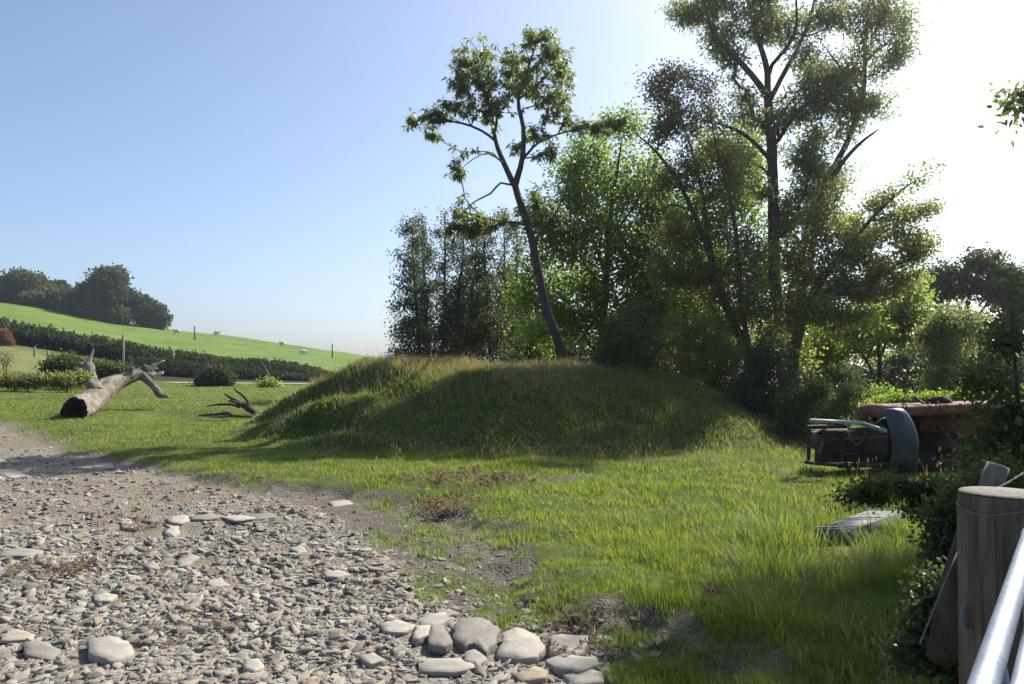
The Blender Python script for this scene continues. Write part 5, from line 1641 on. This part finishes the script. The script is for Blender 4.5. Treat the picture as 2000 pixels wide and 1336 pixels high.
# ---- derelict machine, tipped on its side in the grass
def machine():
    d = 12.0
    gz = H(5.3, 12)
    t = empty('farm_machine', (5.4, 12.2, gz)); tag(t, 'derelict rusty farm machine with a blue-grey curved mudguard, half buried in the hedge', 'farm machine')
    def q(px, py, dd=0.0): return np.array(P(px, py, d + dd))
    def bar(nm, a, b, w, h, m, label=None): return part(nm, [box_geo(a, b, w, h)], M[m], t, label=label)
    # left frame
    bar('frame_bar', q(1576, 834), q(1650, 833, .1), .08, .055, 'rust_dark')
    bar('frame_bar', q(1579, 838.5), q(1580, 899), .05, .05, 'rust_dark')
    bar('frame_bar', q(1574, 903), q(1640, 909, .1), .09, .05, 'rust_dark')
    bar('frame_bar', q(1637, 909.5, .13), q(1800, 906, .2), .08, .07, 'rust_dark')
    bar('frame_bar', q(1592, 898, .25), q(1640, 900, .3), .05, .06, 'rust_dark')
    bar('frame_bar', q(1581, 843, .5), q(1640, 847, .5), .05, .07, 'rust_dark')
    bar('frame_bar', q(1585, 846, .1), q(1612, 838, .5), .04, .04, 'rust_dark')
    # dark body plates with a ragged left edge
    def sheet(nm, pts_front, thick, m, smooth=False, label=None):
        fr = np.array(pts_front); k = len(fr)
        bk = fr + np.array([0, thick, 0])
        V = np.vstack([fr, bk, fr.mean(0)[None], bk.mean(0)[None]])
        T = [[i, (i + 1) % k, 2 * k] for i in range(k)] + [[k + (i + 1) % k, k + i, 2 * k + 1] for i in range(k)]
        Q = [[(i + 1) % k, i, k + i, k + (i + 1) % k] for i in range(k)]
        g = Geo(); g.add(V, np.array(Q), np.array(T))
        o = link(nm, g.mesh(nm, M[m], smooth), t)
        if label: o['label'] = label
        return o
    sheet('body_plate', [q(1616, 843, .3), q(1735, 838, .3), q(1735, 905, .3), q(1615, 901, .3), q(1616, 884, .3), q(1606, 880, .3), q(1609, 862, .3), q(1613, 855, .3)], .5, 'rust_dark')
    bar('plate_rib', q(1643, 842, .26), q(1644, 903, .26), .06, .05, 'rust_dark')
    bar('plate_rib', q(1690, 840, .27), q(1691, 903, .27), .04, .04, 'rust_dark')
    sheet('body_plate', [q(1690, 808, 1.1), q(2030, 800, 1.5), q(2030, 925, 1.5), q(1740, 925, 1.1), q(1735, 840, 1.1)], .3, 'rust_dark')
    sheet('body_plate', [q(1800, 812, .7), q(1990, 806, .9), q(1990, 838, .9), q(1910, 842, .85), q(1905, 850, .85), q(1800, 842, .7)], .05, 'rust', label='dark red side panel under the tube')
    # big rusty tube along the top with its bent left end
    pts = [q(1686, 818, 1.2), q(1689, 806, .8), q(1700, 802.5, .45), q(1724, 803, .25), q(1760, 803, .2), q(1860, 798.5, .2), q(1970, 792.5, .2), q(2040, 789, .2)]
    part('top_tube', [rod(pts, [.12, .125, .12, .105, .09, .085, .085, .085], 16, .06)], M['rust'], t, True)
    # plate roof behind the tube
    V = []; rr = np.random.default_rng(3)
    for a in np.linspace(0, 1, 14):
        for b in (0, .5, 1):
            p = q(1688 + a * 330, 800 - a * 9, .3 + b * 1.3); V.append((p[0], p[1], p[2] + .02 + .05 * math.sin(b * PI) + rr.normal(0, .006)))
    Q = [[i * 3 + j, i * 3 + j + 1, i * 3 + j + 4, i * 3 + j + 3] for i in range(13) for j in (0, 1)]
    o = link('top_plate', mesh_np('top_plate', V, [np.array(Q)], mat=M['rust'], smooth=True), t)
    md = o.modifiers.new('thick', 'SOLIDIFY'); md.thickness = .02
    # curved mudguard
    V = []; nu, nv = 12, 26
    for j in range(nv):
        v = j / (nv - 1)
        # arc: over the top and down the front
        ang = math.radians(-52 + 128 * v)
        yy = -.30 - .42 * (math.cos(ang) - .2) * .8
        zz = 1.12 - .0
        zz = .56 - .53 * math.sin(ang)
        if v < .12: pass
        for i in range(nu):
            u = i / (nu - 1)
            wd = .39 * (.62 + .38 * min(1, v * 2.2) ** .7)
            x = 5.60 + .05 * v + wd * u
            crown = .035 * math.sin(PI * u)
            V.append((x - .20 + .03 * math.sin(v * 9) * (u - .5), 12 + yy - crown + .012 * math.sin(v * 14 + u * 5), gz + .02 + zz + crown * .3))
    Q = [[j * nu + i, j * nu + i + 1, (j + 1) * nu + i + 1, (j + 1) * nu + i] for j in range(nv - 1) for i in range(nu - 1)]
    o = link('mudguard', mesh_np('mudguard', V, [np.array(Q)], mat=M['blue_paint'], smooth=True), t)
    o['label'] = 'blue-grey curved mudguard'
    md = o.modifiers.new('thick', 'SOLIDIFY'); md.thickness = .012
    # rolled edges of the mudguard
    Va = np.array(V).reshape(nv, nu, 3)
    for e in (0, nu - 1):
        part('mudguard_rim', [rod(Va[:, e], .011, 6)], M['blue_paint'], t, True)
    # pale blue arm
    part('blue_arm', [box_geo(q(1582, 821, -.05), q(1681, 826, -.1), .11, .05), box_geo(q(1681, 826, -.1), q(1728, 842, -.05), .11, .05)], M['pale_blue'], t, label='pale blue sloping arm')
    # hooks and pipes
    part('hook', [rod([q(1580, 806), q(1581, 816), q(1575, 824), q(1576, 834)], .009, 6, .03)], M['rust_dark'], t, True)
    part('hook', [rod([q(1619, 812), q(1619, 820), q(1623, 828), q(1640, 829), q(1654, 832), q(1657, 840)], .010, 6, .03)], M['rust_dark'], t, True)
    part('hook', [rod([q(1617, 830), q(1640, 826), q(1652, 834)], .008, 6, .03)], M['rust_dark'], t, True)
    for (a, b) in (((1651, 903), (1668, 934)), ((1667, 903), (1685, 934))):
        bar('strut', q(*a), q(*b), .045, .05, 'rust_dark')
    # clutter between arm and tube
    part('bracket', [box_geo(q(1699, 816, .1), q(1702, 831, .1), .05, .03)], M['rust'], t, label='orange rusty bracket')
    part('lever', [rod([q(1712, 826), q(1722, 818), q(1731, 816)], .012, 6, .04)], M['galv_dull'], t, True)
    for k, (x0, y0, x1, y1) in enumerate([(1720, 828, 1742, 840), (1810, 850, 1850, 880), (1830, 832, 1870, 868)]):
        part('pipe', [rod([q(x0, y0, .4), q((x0 + x1) / 2, (y0 + y1) / 2 + 4, .3), q(x1, y1, .5)], .03, 8, .05)], M['rust_dark'], t, True)
    # bolts, straps and loose iron
    for k, (bx_, by_) in enumerate([(1585, 833), (1600, 833), (1618, 833), (1636, 833), (1590, 905), (1612, 906), (1634, 908), (1660, 907), (1690, 907), (1720, 906), (1579, 850), (1579, 870), (1579, 888)]):
        c_ = q(bx_, by_, -.035)
        part('bolt', [rod([c_, c_ + np.array([0, -.014, 0])], .012, 6)], M['rust'], t)
    for px_ in (1765, 1830, 1900, 1960):
        c0 = q(px_, 800 - (px_ - 1760) * .05, .2)
        ring = [c0 + np.array([.006 * math.sin(a_), math.cos(a_) * .098, math.sin(a_) * .098]) for a_ in np.linspace(0, 2 * PI, 17)]
        part('pipe_clamp', [rod(ring, .009, 6)], M['rust_dark'], t, True)
    part('strap', [box_geo(q(1622, 858, .28), q(1735, 853, .28), .01, .045)], M['rust'], t)
    part('strap', [box_geo(q(1622, 888, .28), q(1735, 886, .28), .01, .035)], M['rust_dark'], t)
    part('chain', [rod([q(1655, 842, .2), q(1662, 860, .18), q(1674, 868, .18), q(1686, 858, .2), q(1690, 843, .22)], .012, 6, .03, .8)], M['rust'], t, True)
    part('hub', [rod([q(1845, 872, .1), q(1850, 872, .5)], .13, 16), rod([q(1845, 872, .02), q(1845, 872, .12)], .05, 10)], M['rust_dark'], t, True)
    part('torn_strip', [box_geo(q(1608, 862, .26), q(1600, 884, .2), .05, .008)], M['rust'], t)
    part('roller', [rod([q(1745, 905, .35), q(1920, 902, .5)], .2, 18)], M['rust_dark'], t, True)
machine()
# planks and old iron lying on top of the machine
for (a, b, w_, h_, lab) in (((1786, 775), (1812, 794), .12, .03, 'short dark board leaning among the nettles on the machine'), ((1808, 792), (1816, 777), .05, .04, 'stubby iron bar propped on the machine beside the board')):
    o = link('board' if w_ > .1 else 'iron_bar', Geo_from([box_geo(P(*a, 12.6), P(*b, 12.5), w_, h_)]).mesh('board', M['post'], False))
    tag(o, lab, 'board' if w_ > .1 else 'bar')
o = link('rusty_cover', Geo_from([rod([P(1818, 793, 12.6), P(1828, 784, 12.5), P(1842, 783, 12.4), P(1862, 793, 12.5)], [.03, .09, .09, .03], 10, .08)]).mesh('rusty_cover', M['rust_dark'], True))
tag(o, 'humped rusty cover lying on the machine under the pale stalks', 'cover')

# ---- galvanised trough turned over in the grass
def trough():
    g = G(1632, 1064); d = g.y
    a = np.array((g.x - .18, d)); b = np.array((g.x + .18, d - .03))
    back = np.array((1.0, .95)); back = back / np.linalg.norm(back) * 1.15
    z0 = g.z - .02; z1 = g.z + .15
    t = empty('metal_trough', (g.x, d, g.z)); tag(t, 'grey galvanised box trough lying upside down in the long grass', 'trough')
    th = .012
    c = [(*a, z0), (*b, z0), (*(b + back), z0 + .02), (*(a + back), z0 + .02), (*a, z1 - .015), (*b, z1), (*(b + back), z1 + .02), (*(a + back), z1 + .02)]
    c = np.array(c)
    def face(nm, ids, label=None):
        p = c[list(ids)]; n_ = np.cross(p[1] - p[0], p[2] - p[0]); n_ /= np.linalg.norm(n_)
        V = np.vstack([p, p - n_ * th])
        Q = np.array([[0, 1, 2, 3], [7, 6, 5, 4], [0, 4, 5, 1], [1, 5, 6, 2], [2, 6, 7, 3], [3, 7, 4, 0]])
        o = link(nm, mesh_np(nm, V, [Q], mat=M['galv_dull']), t)
        return o
    face('end_panel', (0, 1, 5, 4)); face('side_panel', (1, 2, 6, 5)); face('side_panel', (3, 0, 4, 7)); face('bottom_panel', (4, 5, 6, 7)); face('end_panel', (2, 3, 7, 6))
    for k in (.0, .5, 1.0):
        p = np.array((*(a + back * k), z1 + .004 + .02 * k)); p2 = np.array((*(b + back * k), z1 + .012 + .02 * k))
        part('seam', [box_geo(p, p2, .014, .008)], M['galv_dull'], t)
trough()

# ---- gate, posts, strut and wire
def gate():
    A = np.array((.676, 1.15)); B = np.array((1.262, 1.95))
    u = (A - B) / np.linalg.norm(A - B)
    zt = 1.205
    t = empty('field_gate', (B[0], B[1], H(*B))); tag(t, 'galvanised tubular field gate swung open towards the camera', 'gate')
    far = B + u * .02; near = B + u * 3.0
    zr = [zt, zt - .20, zt - .38, zt - .56, zt - .74, zt - .92]
    for k, z in enumerate(zr):
        part('rail', [rod([(*far, z + .02), (*(B + u * 1.0), z - .025), (*near, z - .1)], .019 if k == 0 else .016, 18, .12)], M['galv'], t, True)
    for s in (.02, 3.0):
        p = B + u * s
        part('stile', [rod([(*p, zt + .02 - s * .03), (*p, zr[-1] - .05 - s * .03)], .0225, 16)], M['galv'], t, True)
    for s in (.87, 1.9):
        p = B + u * s
        part('upright', [box_geo((*p, zt - .03 - s * .03), (*p, zr[-1] - .03), .03, .006, up=(u[1], -u[0], 0))], M['galv'], t)
        part('bolt', [rod([(*(p + np.array((-u[1], u[0])) * .0), zt - .024 - s * .03), (p[0], p[1] - .0, zt + .004 - s * .03)], .007, 8)], M['galv'], t, True)
    part('brace', [rod([(*(B + u * .1), zr[-1]), (*(B + u * .85), zt - .06)], .012, 10)], M['galv'], t, True)
    part('hinge', [rod([(*(B + u * .02), zt - .1), (1.30, 2.02, zt - .1)], .012, 8)], M['galv'], t, True)
gate()

def gate_post():
    d = 2.12
    tp = P(1964, 965, d)
    lo = P(1968, 1330, d)
    dx = (lo.x - tp.x) / (lo.z - tp.z); 
    gz = H(tp.x, d)
    r = .112
    t = empty('gate_post', (tp.x, d, gz)); tag(t, 'thick round wooden gate post with a sawn top, in front of the hedge', 'gate post')
    zs = np.linspace(gz - .2, tp.z, 40)
    pts = [(tp.x + (z - tp.z) * dx * .7 + .0, d, z) for z in zs]
    V, Q = tube(pts, [r] * 40, 48)
    VV = V.reshape(40, 48, 3); C = np.array(pts)[:, None]
    A, S = np.meshgrid(np.arange(48) * 2 * PI / 48, zs)
    fl = .02 * np.sin(A * 2 + .5) + .02 * (vnoise(np.cos(A) * 4, np.sin(A) * 4, 1, 2) - .5) + .012 * (vnoise(A * 9, S * 1.5, 1, 3) - .5) - .02 * (np.abs(vnoise(A * 3.2, S * .6, 1, 7) - .5) < .02)
    VV = C + (VV - C) * (1 + fl)[..., None]
    VV[-1] = C[-1] + (VV[-1] - C[-1]) * .965
    link('shaft', mesh_np('shaft', VV.reshape(-1, 3), [Q], mat=M['post'], smooth=True), t)
    top = VV[-1]; c = top.mean(0)
    rings = [top + np.array([0, 0, .002]), c + (top - c) * .97 + np.array([0, 0, .006]), c + (top - c) * .5 + np.array([0, 0, .004])]
    V2 = np.vstack(rings + [c[None] + np.array([[0, 0, .003]])])
    idx = np.arange(144).reshape(3, 48); nx = np.roll(idx, -1, 1)
    Q2 = np.stack([idx[:-1], nx[:-1], nx[1:], idx[1:]], -1).reshape(-1, 4)
    link('sawn_top', mesh_np('sawn_top', V2, [Q2, np.array([[96 + i, 96 + (i + 1) % 48, 144] for i in range(48)])], mat=M['post_top'], smooth=False), t)
    # loop of wire stapled round the top
    a = np.linspace(PI * .9, PI * 2.1, 20)
    part('wire_loop', [rod([(tp.x + math.cos(k) * (r + .004), d + math.sin(k) * (r + .004), tp.z - .035 + .01 * math.sin(3 * k)) for k in a], .0022, 6)], M['galv_dull'], t, True)
    part('latch_plate', [rod([P(1886, 1180, d - .02), P(1880, 1200, d - .02), P(1884, 1225, d - .02), P(1892, 1228, d - .02)], [.004, .008, .008, .003], 8, .01)], M['galv_dull'], t, True)
gate_post()
o = link('strainer_strut', Geo_from([rod([P(1908, 1000, 2.35), P(1868, 1130, 2.42), P(1838, 1285, 2.5)], [.034, .038, .042], 18, .05, .03)]).mesh('strainer_strut', M['bark_dark'], True))
tag(o, 'dark round strut leaning against the hedge side of the gate post', 'strut')
o = link('strut_highlight', Geo_from([rod([P(1886, 1043, 2.25), P(1855, 1115, 2.2), P(1796, 1258, 2.1)], .0028, 6, .1)]).mesh('strut_highlight', M['straw_stem'], True))  # pale rod standing in for the bright edge of the strut
tag(o, 'thin pale line added as the highlight along the strut beside the gate post', 'wire')
o = link('fence_post', Geo_from([rod([P(1925, 985, 3.1), P(1940, 935, 3.1), P(1950, 908, 3.1)], [.04, .042, .040], 14)]).mesh('fence_post', M['post_top'], True))
tag(o, 'short pale leaning fence post top behind the gate post', 'fence post')
def barbed():
    a = np.array(P(1908, 958, 2.6)); b = np.array(P(1955, 950, 2.7)); c = np.array(P(2060, 885, 3.0))
    pts = np.array(catmull([a, b, c], .02))
    its = []
    for ph in (0, PI):
        k = np.arange(len(pts)) * 1.1
        q = pts + np.stack([np.zeros(len(pts)), np.cos(k + ph) * .0025, np.sin(k + ph) * .0025], 1)
        its.append(rod(q, .0016, 5))
    for i in range(4, len(pts) - 1, 5):
        its.append(rod([pts[i] + (0, 0, -.014), pts[i] + (.004, 0, .014)], .0014, 4))
        its.append(rod([pts[i] + (-.012, 0, -.006), pts[i] + (.012, 0, .006)], .0014, 4))
    o = link('barbed_wire', Geo_from(its).mesh('barbed_wire', M['galv_dull'], True))
    tag(o, 'barbed wire strand sagging away behind the gate post', 'wire')
barbed()

# ---- dead bracken lying about
def bracken(px, py, rx, n, size, label, seed, lift=.03):
    r = np.random.default_rng(seed)
    g0 = G(px, py)
    t = None
    st = Geo(); Cs = []; Ds = []; Ls = []
    for i in range(n):
        a = r.random() * 2 * PI; q = math.sqrt(r.random())
        x = g0.x + math.cos(a) * q * rx; y = g0.y + math.sin(a) * q * rx * .8
        az = r.normal(.3, .9); ln = size * r.uniform(.6, 1.3)
        pts = []
        z0 = H(x, y) + lift * r.random()
        for k in range(6):
            f = k / 5
            xx = x + math.cos(az + f * .5) * ln * f; yy = y + math.sin(az + f * .5) * ln * f
            pts.append((xx, yy, max(H(xx, yy) + .004, z0 + math.sin(f * PI) * ln * r.uniform(.05, .35))))
        V, qd = tube(pts, np.linspace(.0028, .0012, 6), 3)
        st.add(V, qd)
        pts = np.array(pts)
        for k in range(18):
            f = .25 + .75 * k / 18
            j = min(4, int(f * 5)); p = pts[j] + (pts[j + 1] - pts[j]) * (f * 5 - j)
            sd = 1 if k % 2 else -1
            tdir = unit(pts[j + 1] - pts[j]); s_ = np.cross(tdir, (0, 0, 1.)) * sd
            Cs.append(p); Ds.append(s_ + tdir * .5 + r.normal(size=3) * .35); Ls.append(size * .22 * (1.15 - f))
    Cs = np.array(Cs); Ds = np.array(Ds); Ls = np.array(Ls)
    V, Fs, av = leaf_geo(Cs, Ds, Ls, Ls * .35, r, np.clip(r.normal(.5, .25, len(Cs)), 0, 1), 'flat')
    t = empty('dead_bracken', g0); tag(t, label, 'dead bracken')
    link('fronds', mesh_np('fronds', V, Fs, {'v': av}, M['bracken']), t)
    link('stalks', st.mesh('stalks', M['straw_stem']), t)
bracken(925, 952, .75, 70, .38, 'large heap of brown dead bracken on the sunlit turf', 201, .10)
bracken(845, 1010, .35, 26, .42, 'brown bracken trailing down the eroded turf edge', 202, .08)
bracken(100, 1118, .38, 26, .24, 'reddish brown bracken scraps on the stones at the far left', 203, .02)
bracken(330, 1240, .35, 12, .22, 'sparse brown bracken bits on the bare patch of track', 204, .01)
bracken(707, 1164, .14, 16, .14, 'small dark brown bracken tuft beside a dark stone', 205, .04)
bracken(1125, 1243, .24, 24, .18, 'rusty brown bracken on the rightmost flat slab', 206, .03)
bracken(1140, 1292, .20, 18, .2, 'brown bracken strands across the lowest layered slab', 207, .04)
bracken(770, 945, .22, 14, .3, 'small brown bracken clump left of the large heap', 208, .06)
bracken(520, 1000, .35, 12, .24, 'brown bracken scraps at the edge of the stones in the middle', 209, .01)
bracken(1370, 1170, .25, 10, .25, 'few brown fronds in the thin grass at the right', 210, .02)
bracken(270, 1030, .3, 9, .3, 'thin brown fronds among the stones in the left middle', 211, .01)

def dock(px, py, size, n, label, seed):
    r = np.random.default_rng(seed)
    g0 = G(px, py)
    t = empty('dock_plant', g0); tag(t, label, 'plant')
    for i in range(n):
        az = i * 2.4 + r.normal(0, .2); ln = size * r.uniform(.7, 1.15); up = r.uniform(.35, 1.0)
        V = []
        for k in range(7):
            f = k / 6
            c = np.array([math.cos(az) * ln * f * .8, math.sin(az) * ln * f * .8, ln * (up * f - .55 * f * f)])
            wd = ln * .19 * math.sin(PI * min(1, .06 + f * .94)) ** .7 + .002
            s_ = np.array([-math.sin(az), math.cos(az), 0]) * wd
            V += [c - s_ + (0, 0, wd * .3), c, c + s_ + (0, 0, wd * .3)]
        Q = [[3 * k + j, 3 * k + j + 1, 3 * k + j + 4, 3 * k + j + 3] for k in range(6) for j in (0, 1)]
        o = link('leaf', mesh_np('leaf', V, [np.array(Q)], {'v': np.full(21, np.clip(r.normal(.45, .2), 0, 1))}, M['leaf_hedge'], smooth=True))
        o.parent = t
dock(1752, 1238, .16, 9, 'broad-leaved dock plant in the shaded grass at the foot of the strut', 31)
dock(1690, 1130, .12, 8, 'small broad-leaved plant in the grass below the trough', 32)
dock(1240, 1215, .08, 7, 'small broad-leaved plant at the turf edge right of the flat slabs', 33)
